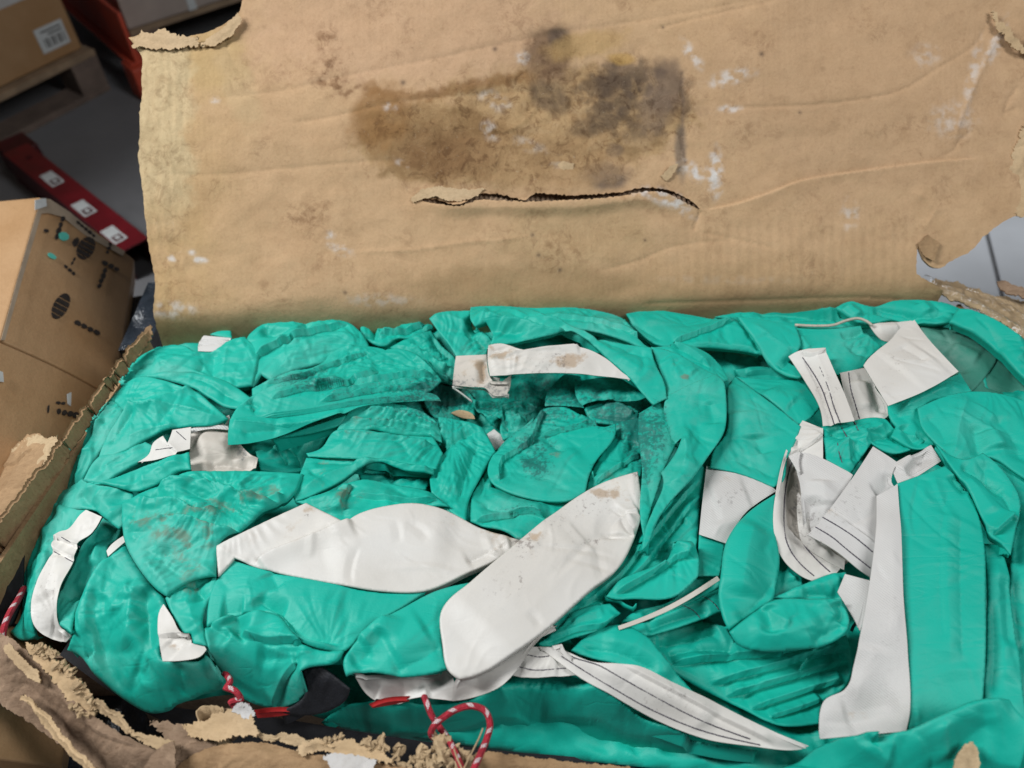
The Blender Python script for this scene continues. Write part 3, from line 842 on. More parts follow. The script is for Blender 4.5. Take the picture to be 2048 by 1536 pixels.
def flap_wear(px, py):
    w = 0.10 + 0.25 * sstep(0.0, .5, fbm(px / 120, py / 100, 3, 66))
    w = np.maximum(w, 0.6 * blob(px, py, 1060, 255, 335, 125, 31, -6, 0.22))
    for b in ((1100, 110, 60, 70), (655, 130, 40, 80), (620, 430, 60, 40), (1330, 390, 90, 40), (1430, 345, 30, 60), (330, 300, 60, 320), (1110, 500, 60, 50), (360, 600, 90, 40)):
        w = np.maximum(w, 0.38 * blob(px, py, *b, 61))
    return np.clip(w, 0, 1)

def flap_extra(V2, dist, fr):
    u, v = V2[:, 0], V2[:, 1]
    px, py = to_px(fr.xyz(V2, np.zeros(len(V2))))
    rib = 0.00028 * np.sin(u * 2 * math.pi / 0.0165) * (sstep(1280, 1420, px) * sstep(1850, 1800, px) * sstep(425, 460, py) * sstep(600, 560, py) + 0.02)
    rib += 0.00012 * np.sin(u * 2 * math.pi / 0.0085) * sstep(-.1, .4, perlin(u / .15, v / .1, 4))
    sag = 0.011 * perlin(u / 0.35, v / 0.25, 2) + 0.0032 * fbm(u / 0.09, v / 0.07, 3, 6)
    rough = 0.0022 * np.abs(fbm(u / 0.035, v / 0.03, 4, 8)) * blob(px, py, 1080, 260, 340, 140, 3)
    rough += 0.0016 * fbm(u / 0.012, v / 0.05, 3, 18) * sstep(400, 350, px)
    vb = 0.5 * (v - 0.006 - np.sqrt((v - 0.006) ** 2 + 0.00025))          # the hinge: below it the board turns down into the box
    return (rib + sag + rough) * sstep(0, 0.03, v) + 1.07 * vb
flap_out = [(292, 790), (300, 668), (303, 646), (306, 560), (290, 480), (287, 400), (277, 330), (280, 250), (283, 170), (280, 110), (256, 74), (300, 66), (345, 76), (380, 70), (420, 58),
            (452, 42), (478, 18), (492, -30), (520, -130), (900, -190), (1500, -200), (2000, -180), (2150, -60), (2120, 120), (2050, 230), (2062, 300), (2038, 330),
            (2045, 385), (2062, 425), (2030, 432), (1990, 455), (1960, 480), (1943, 498), (1935, 508), (1905, 522), (1880, 538), (1862, 536), (1845, 520),
            (1838, 488), (1832, 500), (1834, 548), (1888, 582), (1890, 618), (1898, 730)]
gash = [(836, 399), (872, 398), (905, 409), (925, 408), (950, 390), (975, 386), (1010, 391), (1050, 402), (1068, 388), (1100, 389), (1140, 391), (1200, 388), (1250, 383), (1285, 375), (1330, 378), (1375, 396), (1404, 420),
        (1368, 405), (1330, 387), (1290, 383), (1240, 393), (1190, 399), (1110, 403), (1050, 405), (1000, 402), (960, 400), (920, 413), (880, 408)]
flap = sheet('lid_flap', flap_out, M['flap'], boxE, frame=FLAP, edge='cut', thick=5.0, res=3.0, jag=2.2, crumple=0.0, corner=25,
    holes=[gash], colour=flap_colour, alpha=flap_wear, extra=flap_extra, creases=[
    ('S', 5.0, 9, [(1404, 420), (1330, 384), (1250, 392), (1100, 402), (960, 400), (880, 408), (820, 395)], 0.1),
    ('R', 4.0, 9, [(1400, 432), (1290, 402), (1150, 416), (960, 416), (850, 420)], 0.2),
    ('s', 2.6, 12, [(1960, 318), (1860, 325), (1720, 342), (1600, 362), (1540, 385), (1470, 408), (1404, 420)], 0.08),
    ('v', 2.6, 3, [(1404, 420), (1395, 440), (1388, 462)], 0.1),
    ('v', 2.2, 4, [(1945, 262), (1915, 285), (1908, 300), (1880, 312)], 0.1),
    ('r', 3.0, 8, [(2010, 45), (1980, 110), (1940, 190), (1912, 260), (1905, 300)], 0.15),
    ('v', 1.8, 3, [(1430, 216), (1600, 212), (1700, 203), (1800, 182), (1870, 140), (1960, 80), (1990, 10)], 0.1),
    ('v', 1.5, 5, [(400, 198), (560, 182), (700, 150), (900, 112), (1100, 70), (1250, 45), (1400, 20), (1560, -10)], 0.06),
    ('v', 1.8, 3, [(1300, 60), (1420, 30), (1560, 0)], 0.1),
    ('v', 1.4, 5, [(310, 345), (420, 350), (560, 338), (700, 325), (840, 318)], 0.1),
    ('v', 1.6, 4, [(560, 250), (660, 235), (800, 205), (960, 190), (1100, 180)], 0.1),
    ('r', 1.6, 4, [(690, 503), (820, 500), (930, 485), (1000, 480), (1080, 470)], 0.15),
    ('v', 1.5, 3, [(1388, 462), (1470, 478), (1560, 500)], 0.15),
    ('v', 1.7, 5, [(1180, 545), (1280, 520), (1340, 495), (1480, 480)], 0.15),
    ('v', 1.2, 6, [(365, 260), (372, 200), (380, 120), (388, 80)], 0.1),
    ('v', 2.0, 4, [(440, 62), (460, 110), (490, 160), (520, 185)], 0.15),
    ('r', 3.0, 10, [(1840, 470), (1870, 420), (1850, 400), (1820, 380)], 0.2),
    ('v', 2.4, 5, [(2040, 170), (2015, 210), (2010, 225), (2040, 215)], 0.1),
    ('r', 1.4, 3, [(960, 240), (1000, 262), (1040, 250), (1080, 200)], 0.1),
    ('v', 2.0, 4, [(1830, 598), (1700, 594), (1560, 598), (1400, 603), (1280, 606)], 0.05),
    ('v', 3.0, 4, [(1362, 140), (1366, 200), (1364, 300), (1370, 335)], 0.1),
    ])
# inner ply of the corrugated board seen through the gash: fluted
def flute_extra(V2, dist, fr):
    return -0.010 + 0.0016 * np.sin(V2[:, 0] * 2 * math.pi / 0.008) + 0.004 * perlin(V2[:, 0] / 0.05, V2[:, 1] / 0.02, 2)
sheet('inner_ply', [(815, 376), (1100, 372), (1300, 360), (1420, 400), (1412, 434), (1300, 412), (1100, 428), (860, 436), (810, 420)], M['torn_dark'], boxE, frame=FLAP, edge='none',
      res=2.0, crumple=0, extra=flute_extra, attrs=False)
# ragged pale plies along the lid's torn corners
def ragged(name, pts, mat, frame=HEAP, parent=None, jag=5.0, cr=0.8, thick=2.0,  creases=(), res=2.2, wr=(), **kw):
    kw.setdefault('facets', 0.8); cr = min(cr, 0.4 + 0.38 * cr); thick = min(thick, 2.2)
    return sheet(name, pts, mat, parent or boxE, frame=frame, edge='cut', thick=thick, jag=jag, crumple=cr, corner=25, creases=creases,
                 res=res, wr=wr, attrs=False, step=2.6, **kw)
ragged('torn_ply', [(262, 76, 1.5), (290, 66, 2), (330, 62, 2.5), (362, 72, 2.5), (400, 74, 2), (396, 92, 1), (350, 98, 1), (300, 96, 1), (268, 92, 1)], M['peel'], FLAP, jag=5, cr=.5, thick=1.2)
ragged('torn_ply', [(840, 380, .8), (870, 374, 1), (920, 376, 1), (970, 378, .8), (960, 388, 1), (925, 402, 2), (900, 402, 2.5), (870, 394, 2.5), (845, 397, 2), (828, 408, 1.5), (822, 400, 1), (832, 390, .8)], M['peel'], FLAP, jag=3, cr=.6, thick=1.0)
ragged('torn_ply', [(1112, 326, 2), (1128, 322, 4), (1148, 328, 3), (1146, 344, 2), (1130, 338, 3), (1116, 346, 2)], M['peel'], FLAP, jag=2, cr=.5, thick=1.0)
ragged('torn_ply', [(1322, 352, 2), (1340, 332, 4), (1356, 328, 3), (1348, 346, 3), (1332, 362, 2)], M['peel'], FLAP, jag=2, cr=.5, thick=1.0)
ragged('torn_ply', [(400, 92, 1), (420, 72, 1.5), (450, 52, 2), (474, 24, 2), (484, 40, 1.5), (462, 70, 1.2), (430, 92, 1)], M['peel'], FLAP, jag=3, cr=.5, thick=1.2)
ragged('torn_ply', [(2024, 330, 3), (2045, 250, 5), (2070, 240, 5), (2070, 430, 5), (2036, 430, 3), (2030, 380, 3)], M['peel'], FLAP, jag=6, cr=1.5)
ragged('torn_ply', [(1985, 20, 3), (2010, 50, 5), (2050, 95, 6), (2070, 70, 6), (2070, 110, 5), (2030, 100, 4), (1996, 55, 3)], M['peel'], FLAP, jag=5, cr=1.5)
ragged('torn_ply', [(1836, 486, 4), (1856, 470, 5), (1880, 486, 6), (1868, 520, 6), (1850, 516, 5), (1842, 500, 4)], M['board'], FLAP, jag=2, cr=0.6)

# walls of the carton, real boards down to the floor
FLp = on_z([-118], [1240], ZR)[0]; BLw = on_z([288], [650], ZR)[0]
FRp = BR - Wb * np.dot(BL - FLp, Wb) + Ub * 0.05
TH = 0.006
def wall(name, a, b, mat=None, z0=0.0, z1=ZR):
    a, b = np.array(a, float), np.array(b, float); d = b - a; L = np.linalg.norm(d[:2]); d = d / L
    n = np.array([-d[1], d[0], 0])
    return slab(name, (a[0], a[1], z0), d * L, n * TH, (0, 0, z1 - z0), mat or M['board'], boxE)
wall('back_wall', BL + Wb * 0.022, BR + Wb * 0.022, z1=ZR - 0.03)
wall('left_wall', FLp - Ub * 0.004, BLw - Ub * 0.004, z1=ZR - 0.034)
wall('front_wall', FRp, FLp + np.array([0, 0.0, 0]), M['torn_dark'], z1=ZR - 0.11)
wall('right_wall', BR + Ub * 0.03, FRp + Ub * 0.08, z1=ZR - 0.02)
mesh('bottom', [(*FLp[:2], 0.008), (*FRp[:2], 0.008), (*BR[:2], 0.008), (*BL[:2], 0.008)], [(0, 1, 2, 3)], M['board'], boxE)
# rim of the left wall, frayed, and its hanging outer flap
ragged('frayed_rim', [(300, 648, 14), (262, 690, 12), (236, 722, 12), (196, 776, 11), (150, 838, 10), (128, 868, 10), (92, 918, 10), (40, 985, 10), (0, 1036, 10), (-40, 1085, 10), (-40, 1150, -34),
               (0, 1110, -30), (44, 1060, -28), (98, 980, -22), (134, 916, -18), (166, 870, -16), (212, 798, -14), (252, 744, -12), (286, 698, -6), (308, 668, 8)], M['board'], jag=3.0, cr=1.2, thick=3,
       creases=[('r', 5, 5, [(296, 656), (240, 728), (150, 850), (80, 945), (0, 1050)], .02), ('v', 3, 4, [(200, 790), (185, 800), (176, 830)]), ('v', 3, 4, [(110, 920), (100, 950)])])
ragged('side_flap', [(110, 884, -4), (80, 872, -20), (52, 868, -40), (46, 880, -50), (20, 888, -70), (0, 892, -95), (-60, 900, -130), (-60, 1100, -40), (-10, 1065, -4), (40, 992, -3), (90, 922, -3)],
       M['board'], jag=4, cr=2.2, thick=4, creases=[('v', 4, 6, [(60, 900), (40, 960), (0, 1010)]), ('s', 4, 8, [(0, 930), (50, 940), (90, 920)])])
ragged('side_flap_ply', [(118, 872, 0), (96, 872, -10), (62, 870, -22), (50, 882, -34), (10, 905, -58), (-60, 915, -100), (-60, 1000, -80), (0, 990, -50), (60, 960, -12), (100, 910, -2)], M['torn'], jag=6, cr=3, thick=1.5)

# ------------------------------------------------------------------ stains and painted darkening on the cloth
def spots(ch, lst):
    for s in lst: SPOTS.append((s[0], s[1], s[2], s[3], ch, s[4]))
spots(0, [(330, 740, 60, 16, .6), (210, 850, 40, 60, .7), (120, 1120, 40, 120, .5), (170, 1000, 60, 60, .4), (250, 900, 60, 60, .4), (200, 1330, 60, 60, .5), (380, 1340, 90, 40, .6),
          (560, 770, 60, 40, .4), (620, 690, 60, 50, .3), (700, 950, 80, 50, .4), (780, 1180, 200, 20, .2), (600, 1400, 60, 30, .5), (590, 1370, 30, 30, .6),
          (1380, 790, 60, 40, .55), (1500, 840, 50, 60, .5), (1490, 920, 60, 40, .4), (1330, 960, 60, 60, .3), (1180, 660, 120, 30, .35), (1010, 1010, 60, 30, .5),
          (1060, 860, 60, 50, .3), (800, 860, 100, 40, .25), (1900, 700, 60, 40, .7), (1950, 860, 80, 60, .15), (1700, 690, 60, 40, .4), (1260, 640, 80, 20, .4),
          (1800, 1430, 90, 40, .35), (1100, 1330, 60, 20, .4), (430, 1300, 40, 60, .4), (340, 1100, 120, 80, .55), (1110, 960, 60, 40, .35), (1330, 880, 30, 60, .4)])
spots(1, [(390, 1075, 80, 40, .5), (330, 1050, 50, 60, .35), (430, 1015, 70, 26, .45), (380, 1130, 50, 22, .45), (280, 1030, 30, 30, .5), (540, 985, 60, 20, .6), (370, 1180, 30, 30, .5),
          (690, 990, 40, 30, .4), (720, 850, 60, 40, .35), (640, 940, 30, 40, .45), (880, 800, 50, 40, .35), (930, 790, 30, 20, .4), (1110, 910, 16, 8, .7), (1370, 753, 13, 8, 1.0),
          (1345, 720, 24, 16, .45), (1200, 660, 90, 20, .15), (480, 890, 40, 20, .2),
          # on the white
          (1135, 720, 34, 20, .95), (1165, 712, 16, 14, .7), (1100, 722, 14, 8, .6), (1000, 720, 30, 20, .25), (960, 735, 14, 40, .75), (930, 745, 24, 40, .35), (983, 695, 8, 8, .8),
          (1195, 985, 18, 10, .85), (1225, 990, 26, 9, .95), (1255, 1000, 16, 7, .6), (1070, 1072, 22, 14, .5), (1000, 1065, 16, 10, .55), (970, 1062, 30, 14, .35), (620, 1020, 16, 10, .4),
          (1240, 960, 30, 20, .25), (1150, 1030, 60, 20, .2), (575, 1060, 50, 30, .3), (1250, 745, 20, 10, .3), (110, 1160, 16, 60, .2)])
spots(0, [(1010, 725, 70, 30, .9), (1230, 965, 40, 30, .6), (620, 1040, 60, 40, .5), (1070, 1075, 60, 30, .5), (930, 740, 40, 40, .9)])
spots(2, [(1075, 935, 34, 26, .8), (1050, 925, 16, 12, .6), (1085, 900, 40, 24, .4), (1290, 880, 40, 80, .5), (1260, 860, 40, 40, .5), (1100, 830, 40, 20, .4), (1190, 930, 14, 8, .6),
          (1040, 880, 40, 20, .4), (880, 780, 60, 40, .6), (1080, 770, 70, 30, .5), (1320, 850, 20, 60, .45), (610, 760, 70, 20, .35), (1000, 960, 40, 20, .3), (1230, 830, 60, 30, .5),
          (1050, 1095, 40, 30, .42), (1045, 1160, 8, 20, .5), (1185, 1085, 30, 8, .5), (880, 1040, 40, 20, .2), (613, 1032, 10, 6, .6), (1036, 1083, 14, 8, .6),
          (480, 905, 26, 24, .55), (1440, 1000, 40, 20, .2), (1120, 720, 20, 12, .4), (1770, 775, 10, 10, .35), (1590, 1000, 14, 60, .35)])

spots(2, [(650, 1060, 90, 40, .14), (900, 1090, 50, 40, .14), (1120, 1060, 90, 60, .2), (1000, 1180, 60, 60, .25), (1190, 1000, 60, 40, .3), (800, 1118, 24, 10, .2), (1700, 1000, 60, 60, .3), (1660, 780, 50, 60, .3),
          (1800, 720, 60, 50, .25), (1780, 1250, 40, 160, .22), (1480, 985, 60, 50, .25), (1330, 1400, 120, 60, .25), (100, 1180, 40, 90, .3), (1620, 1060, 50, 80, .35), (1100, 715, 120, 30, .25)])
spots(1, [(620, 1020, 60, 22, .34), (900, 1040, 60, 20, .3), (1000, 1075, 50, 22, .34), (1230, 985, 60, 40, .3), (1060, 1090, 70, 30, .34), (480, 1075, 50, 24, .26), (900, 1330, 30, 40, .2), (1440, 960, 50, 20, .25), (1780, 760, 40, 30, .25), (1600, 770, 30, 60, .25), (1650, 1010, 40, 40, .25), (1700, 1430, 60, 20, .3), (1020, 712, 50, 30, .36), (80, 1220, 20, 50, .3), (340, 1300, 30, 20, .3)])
spots(2, [(950, 800, 140, 50, .35), (1100, 830, 160, 70, .3), (1180, 790, 90, 40, .35), (820, 820, 120, 50, .28), (700, 880, 100, 60, .2), (640, 770, 160, 50, .25), (1300, 940, 60, 90, .25), (880, 650, 80, 30, .25), (1040, 1010, 90, 40, .25)])  # broad darkening of the hollow: grime with painted shade
# ------------------------------------------------------------------ the crumpled cloth
tarp = thing('tarpaulin', (0.0, -0.15, 0.02), 'crumpled green and white coated tarpaulin heaped inside the open cardboard box', 'tarpaulin')
def pts3(pts, h):
    return [(p[0], p[1], 1.6 * (p[2] if len(p) > 2 else h)) for p in pts]
def G(pts, h=0, creases=(), name='fabric_fold', mat='green', **kw):
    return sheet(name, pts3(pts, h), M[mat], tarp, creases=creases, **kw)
def W(pts, h=0, creases=(), name='white_band', mat='white', **kw):
    kw.setdefault('crumple', 0.35); kw.setdefault('facets', 0.5); kw.setdefault('edge', 'cut'); kw.setdefault('thick', 1.1)
    return sheet(name, pts3(pts, h), M[mat], tarp, creases=creases, **kw)
TS = M['thread']

# what lies beneath everything
G([(290, 712, -40), (420, 670, -34), (540, 652, -30), (700, 652, -30), (860, 648, -28), (940, 640, -26), (1250, 645, -26), (1500, 630, -30), (1750, 615, -26), (1900, 618, -24), (2080, 700, -20),
   (2110, 1000, -10), (2090, 1580, -20), (1600, 1560, -40), (1000, 1500, -50), (680, 1445, -60), (480, 1390, -50), (300, 1400, -50), (150, 1290, -50), (58, 1200, -50), (76, 1060, -48), (146, 890, -44), (246, 790, -42)],
  -34, name='lower_layers', r=20, crumple=3.0, res=4.5, wr=[(20, 50, 7, 4), (-50, 40, 5, 3)])

# ---- back left
W([(398, 684), (408, 671), (462, 676), (456, 692), (432, 702), (396, 702)], -10, [('v', 1.5, 1, [(400, 690), (455, 684)], 0), ('v', 1.5, 1, [(402, 680), (458, 679)], 0)], mat='twill')
G([(420, 668), (440, 661), (462, 661), (464, 676), (440, 673)], -14, r=4)
G([(232, 772, -16), (246, 744, -10), (278, 712, -12), (330, 690, -10), (370, 690, -8), (395, 705), (430, 697), (455, 680), (490, 672), (520, 700), (505, 770), (440, 772), (400, 748), (340, 748), (285, 758)], -6,
  [('R', 5, 14, [(300, 730), (360, 722), (420, 720)]), ('v', 4, 6, [(400, 706), (405, 730), (395, 746)]), ('V', 4, 8, [(430, 700), (424, 740), (430, 768)]), ('r', 2, 5, [(455, 690), (450, 730)])], r=12, crumple=1.2)
G([(285, 750), (345, 743), (400, 747), (450, 760), (486, 782), (508, 800), (494, 818), (450, 812), (415, 792), (385, 774), (330, 760)], 0,
  [('v', 3, 5, [(345, 752), (400, 760), (455, 790), (490, 808)]), ('R', 3, 8, [(300, 752), (390, 756), (470, 784)])], r=10, puff=3)
G([(134, 985, -30), (126, 948, -26), (131, 905, -22), (153, 870, -18), (188, 828, -14), (236, 778, -10), (256, 800, -6), (250, 822, -6), (225, 872, -8), (195, 914, -10), (170, 957, -14), (146, 985, -24)], -14,
  [('r', 4, 7, [(150, 868), (180, 858), (216, 858)]), ('r', 4, 6, [(148, 911), (170, 910), (196, 906)]), ('s', 4, 8, [(240, 790), (205, 850), (160, 930), (140, 975)])], r=16, puff=3)
G([(236, 780, -8), (275, 753, -2), (330, 760, 2), (390, 780, 4), (430, 812, 4), (456, 836, 2), (440, 845), (420, 851), (380, 853), (330, 862), (290, 880), (240, 906), (195, 916, -6), (216, 866, -4), (248, 822), (228, 802, -4)], 0,
  [('s', 6, 9, [(390, 778), (345, 796), (288, 818), (252, 800)], 0.1), ('r', 4, 6, [(255, 826), (300, 816), (340, 816), (420, 834), (446, 842)]), ('v', 3, 5, [(275, 815), (240, 855), (215, 890)]),
   ('r', 3, 5, [(250, 880), (300, 862), (360, 852)]), ('v', 2.5, 6, [(330, 770), (390, 800), (440, 836)])], r=8, puff=3)
G([(165, 960), (196, 913), (240, 905), (290, 882), (306, 890), (304, 908), (290, 920), (276, 926), (240, 945), (200, 967)], 0, [('r', 3, 6, [(200, 940), (240, 915), (290, 892)]), ('v', 2, 4, [(190, 950), (230, 922), (270, 900)])], r=9, puff=3)
w = W([(276, 924), (298, 908), (306, 886), (326, 872), (336, 888), (345, 860), (382, 854), (380, 898), (350, 908), (310, 920)], 2, [('s', 2.5, 4, [(338, 892), (352, 905)], 0)], mat='white')
stitch(w, [(310, 900), (345, 895)], TS); stitch(w, [(352, 862), (372, 880)], TS)
W([(430, 840), (458, 830), (466, 852), (440, 852)], -6)
W([(380, 862), (420, 858), (455, 856), (470, 874), (500, 905), (516, 916), (512, 936), (460, 940), (380, 942)], -8, [('v', 6, 8, [(410, 930), (450, 926), (510, 938)]), ('R', 5, 16, [(390, 880), (440, 895), (470, 905)]), ('V', 5, 12, [(480, 880), (486, 915)])],
  mat='beige', crumple=0.8)
W([(378, 858), (420, 850), (456, 852), (458, 860), (420, 858), (380, 866)], -2, mat='twill')
G([(162, 957, -6), (200, 963), (250, 943), (300, 926), (340, 914, 4), (378, 902, 6), (382, 938, 6), (356, 944), (330, 961), (290, 979), (262, 982), (216, 972), (190, 967)], 4,
  [('r', 3, 6, [(195, 966), (230, 972), (264, 976)]), ('R', 4, 14, [(270, 962), (320, 940), (370, 918)]), ('v', 2, 6, [(210, 955), (280, 938), (340, 922)])], r=9, puff=2)
G([(105, 985, -34), (130, 978, -26), (164, 956, -8), (190, 967), (262, 981), (268, 990), (258, 1022), (246, 1052), (236, 1057), (206, 1034), (186, 1018), (130, 1016, -16), (112, 1008, -26)], -2,
  [('r', 4, 7, [(168, 988), (200, 982), (262, 990)]), ('v', 3, 5, [(160, 985), (180, 1010), (205, 1030)]), ('R', 4, 10, [(190, 1000), (220, 1020), (236, 1050)])], r=10, puff=2)
G([(18, 1262, -50), (38, 1235, -46), (42, 1180, -44), (50, 1100, -42), (70, 1030, -40), (96, 988, -36), (125, 1010, -20), (182, 1016, -8), (170, 1036, -8), (132, 1078, -10), (106, 1112, -12), (86, 1152, -14), (70, 1200, -18), (68, 1242, -24), (74, 1272, -34), (40, 1278, -46)], -22,
  [('R', 5, 14, [(110, 1030), (80, 1110), (62, 1190), (50, 1240)]), ('r', 4, 6, [(125, 1012), (150, 1018), (185, 1020)]), ('v', 4, 8, [(90, 1060), (75, 1130), (64, 1220)])], r=18, puff=4, crumple=1.6)
G([(205, 1034), (242, 1056), (234, 1078), (216, 1088), (216, 1112), (205, 1142), (190, 1162), (160, 1202), (148, 1232), (142, 1266), (116, 1248), (112, 1200), (130, 1160), (150, 1120), (165, 1085), (184, 1066)], -14,
  [('v', 4, 6, [(160, 1200), (150, 1185), (130, 1200)]), ('v', 4, 7, [(185, 1120), (165, 1170), (160, 1200)]), ('R', 4, 8, [(205, 1080), (180, 1130), (150, 1180)])], r=8)
w = W([(172, 1020, 0), (204, 1034, 2), (181, 1070, 2), (160, 1086), (146, 1126), (125, 1166), (115, 1196), (115, 1248, -12), (126, 1258, -16), (143, 1271, -22), (132, 1284, -26), (86, 1269, -24), (68, 1250, -20), (62, 1215, -16), (76, 1160, -10), (105, 1106, -4), (105, 1086), (120, 1066), (136, 1060), (160, 1030)], -2,
  [('R', 5, 12, [(90, 1200), (105, 1160), (130, 1110)]), ('s', 3, 5, [(112, 1082), (158, 1098)], 0), ('s', 2.5, 5, [(106, 1102), (146, 1122)], 0), ('v', 4, 6, [(90, 1240), (116, 1252)])], crumple=0.8)
stitch(w, [(122, 1074), (140, 1084), (160, 1094)], TS); stitch(w, [(106, 1102), (124, 1112), (146, 1124)], TS)
W([(246, 1072), (222, 1090), (213, 1102), (216, 1113), (240, 1092), (251, 1083)], -4, mat='white')

# ---- the lower left sack
G([(240, 1092), (252, 1086), (275, 1130), (310, 1176), (332, 1200), (328, 1250), (324, 1310), (336, 1322), (400, 1316), (412, 1300), (432, 1340, -8), (446, 1372, -24), (410, 1388, -30), (370, 1406, -36), (300, 1423, -44), (245, 1396, -44), (190, 1350, -40), (160, 1312, -34), (130, 1296, -30), (142, 1270, -22), (150, 1226, -16), (180, 1170, -10), (210, 1120, -6)], -6,
  [('R', 8, 12, [(232, 1110), (200, 1170), (178, 1240), (176, 1310), (205, 1360)]), ('V', 6, 9, [(205, 1180), (192, 1250), (196, 1310), (230, 1365)]), ('R', 8, 14, [(290, 1170), (270, 1240), (250, 1300)]),
   ('V', 8, 10, [(302, 1190), (300, 1260), (312, 1320)]), ('r', 5, 8, [(280, 1190), (240, 1215), (232, 1240)]), ('v', 6, 8, [(306, 1325), (280, 1340), (258, 1322)]), ('R', 9, 18, [(250, 1330), (300, 1372), (360, 1365), (410, 1340)]),
   ('v', 4, 6, [(355, 1380), (366, 1362), (372, 1345)]), ('v', 4, 5, [(155, 1300), (176, 1296)]), ('V', 5, 12, [(220, 1340), (280, 1395), (340, 1395)])], r=24, puff=10, crumple=1.0)
G([(242, 1008), (268, 992), (292, 980), (332, 962), (366, 943), (430, 940), (520, 941), (606, 946), (590, 985), (560, 1012), (520, 1034), (480, 1064), (440, 1088), (434, 1112), (432, 1152), (380, 1162), (332, 1192), (310, 1176), (270, 1126), (248, 1082), (243, 1050)], 8,
  [('s', 7, 8, [(560, 1010), (500, 1000), (450, 976), (400, 966), (340, 966), (310, 980)], 0.1), ('S', 6, 7, [(440, 1012), (395, 1028), (370, 1010), (330, 1002), (280, 1000)], 0.1), ('s', 6, 7, [(485, 1066), (420, 1056), (380, 1044), (320, 1042), (250, 1062)], 0.1),
   ('r', 4, 6, [(310, 1098), (345, 1072), (380, 1046)]), ('v', 5, 6, [(360, 980), (420, 1000), (470, 1020), (500, 1040)]), ('s', 6, 8, [(570, 990), (520, 1002), (480, 998)], 0.15), ('v', 3, 5, [(280, 1095), (330, 1110), (400, 1085)]), ('r', 4, 6, [(385, 1030), (430, 1005), (450, 1005)]),
   ('v', 3.5, 4, [(470, 985), (490, 1010), (500, 1030)])],
  r=12, puff=6, crumple=2.2, wr=[(160, 22, 2.0, 3)])
G([(330, 1196), (376, 1150), (430, 1146), (432, 1182), (416, 1202), (407, 1232), (414, 1292), (386, 1287), (382, 1268), (366, 1266), (345, 1232)], 4,
  [('v', 6, 6, [(378, 1152), (390, 1175), (408, 1200)]), ('R', 4, 8, [(370, 1190), (385, 1230), (400, 1270)]), ('v', 3, 6, [(375, 1155), (425, 1148)])], r=6, crumple=1.3)
W([(327, 1208, 6), (345, 1235, 6), (365, 1268, 4), (381, 1271, 2), (383, 1286), (406, 1290, 2), (413, 1299, 2), (400, 1313), (365, 1321), (325, 1322), (318, 1280), (318, 1226)], 4,
  [('s', 4, 5, [(336, 1272), (378, 1270)], 0), ('v', 2, 5, [(335, 1280), (360, 1300)])])

# ---- back middle
G([(495, 672), (520, 650), (560, 634), (640, 632), (690, 640), (720, 660), (738, 690), (702, 718), (642, 727), (582, 742), (542, 762), (522, 748), (506, 772), (470, 762), (485, 702)], -8,
  [('V', 7, 8, [(520, 664), (560, 672), (590, 684)]), ('s', 6, 9, [(500, 720), (560, 690), (630, 665), (700, 650)], 0.15), ('R', 5, 12, [(560, 730), (640, 690), (720, 672)]), ('v', 4, 5, [(600, 634), (615, 655), (600, 668)]), ('r', 5, 6, [(555, 690), (580, 678), (600, 690)])], r=14, puff=5, crumple=1.2)
G([(503, 776), (542, 756), (582, 743), (640, 732), (662, 706), (735, 691), (782, 702), (752, 722), (702, 747), (652, 772), (602, 792), (542, 812), (504, 802)], -2,
  [('v', 5, 4, [(612, 698), (626, 706), (640, 698)]), ('R', 5, 10, [(595, 740), (600, 710), (625, 700), (655, 715)]), ('r', 4, 6, [(640, 692), (690, 690), (712, 700)]), ('s', 4, 7, [(520, 770), (600, 752), (680, 726), (740, 706)], .15), ('v', 3, 4, [(520, 748), (580, 756), (640, 742)])], r=10, puff=4, crumple=1.1)
G([(722, 642), (745, 634), (790, 637), (816, 648), (862, 640), (868, 656), (822, 674), (792, 677), (770, 692), (745, 687), (722, 667)], -14,
  [('v', 8, 4, [(735, 650), (765, 645), (800, 655)], 0.1), ('v', 8, 4, [(745, 640), (748, 665), (742, 680)], 0.1), ('s', 6, 5, [(760, 670), (790, 668), (850, 650)], 0.1), ('r', 5, 5, [(752, 650), (760, 672), (790, 662)])], r=7, crumple=1.5)
G([(780, 694), (815, 676), (862, 660), (885, 690), (912, 718), (908, 770), (880, 766), (850, 735), (815, 712)], -10,
  [('s', 6, 4, [(900, 740), (860, 715), (820, 690)], .1), ('s', 6, 4, [(905, 765), (870, 745), (850, 722)], .1), ('v', 4, 4, [(860, 668), (880, 700), (905, 720)])], r=6, crumple=1.6)
# fan of pleats drawn towards the middle
G([(458, 842), (472, 816), (500, 792), (560, 766), (620, 760), (682, 742), (742, 712), (782, 696), (832, 706), (862, 732), (884, 760), (850, 786), (782, 792), (702, 798), (642, 818), (562, 832), (512, 834)], 4,
  [('s', 6, 6, [(616, 770), (642, 776), (700, 768), (762, 750)], .12), ('s', 6, 5, [(700, 770), (760, 766), (820, 756), (872, 758)], .12), ('s', 4, 5, [(870, 754), (820, 742), (790, 728)], .12), ('s', 4, 4, [(874, 752), (850, 728), (830, 712)], .12),
   ('s', 5, 5, [(540, 800), (600, 782), (640, 776), (690, 768)], .15), ('v', 4, 4, [(495, 800), (515, 810), (500, 815)], .1), ('s', 5, 5, [(640, 806), (720, 786), (800, 778), (868, 774)], .1), ('s', 4, 4, [(660, 796), (740, 776), (840, 766)], .1)], r=7, puff=3, crumple=0.8)
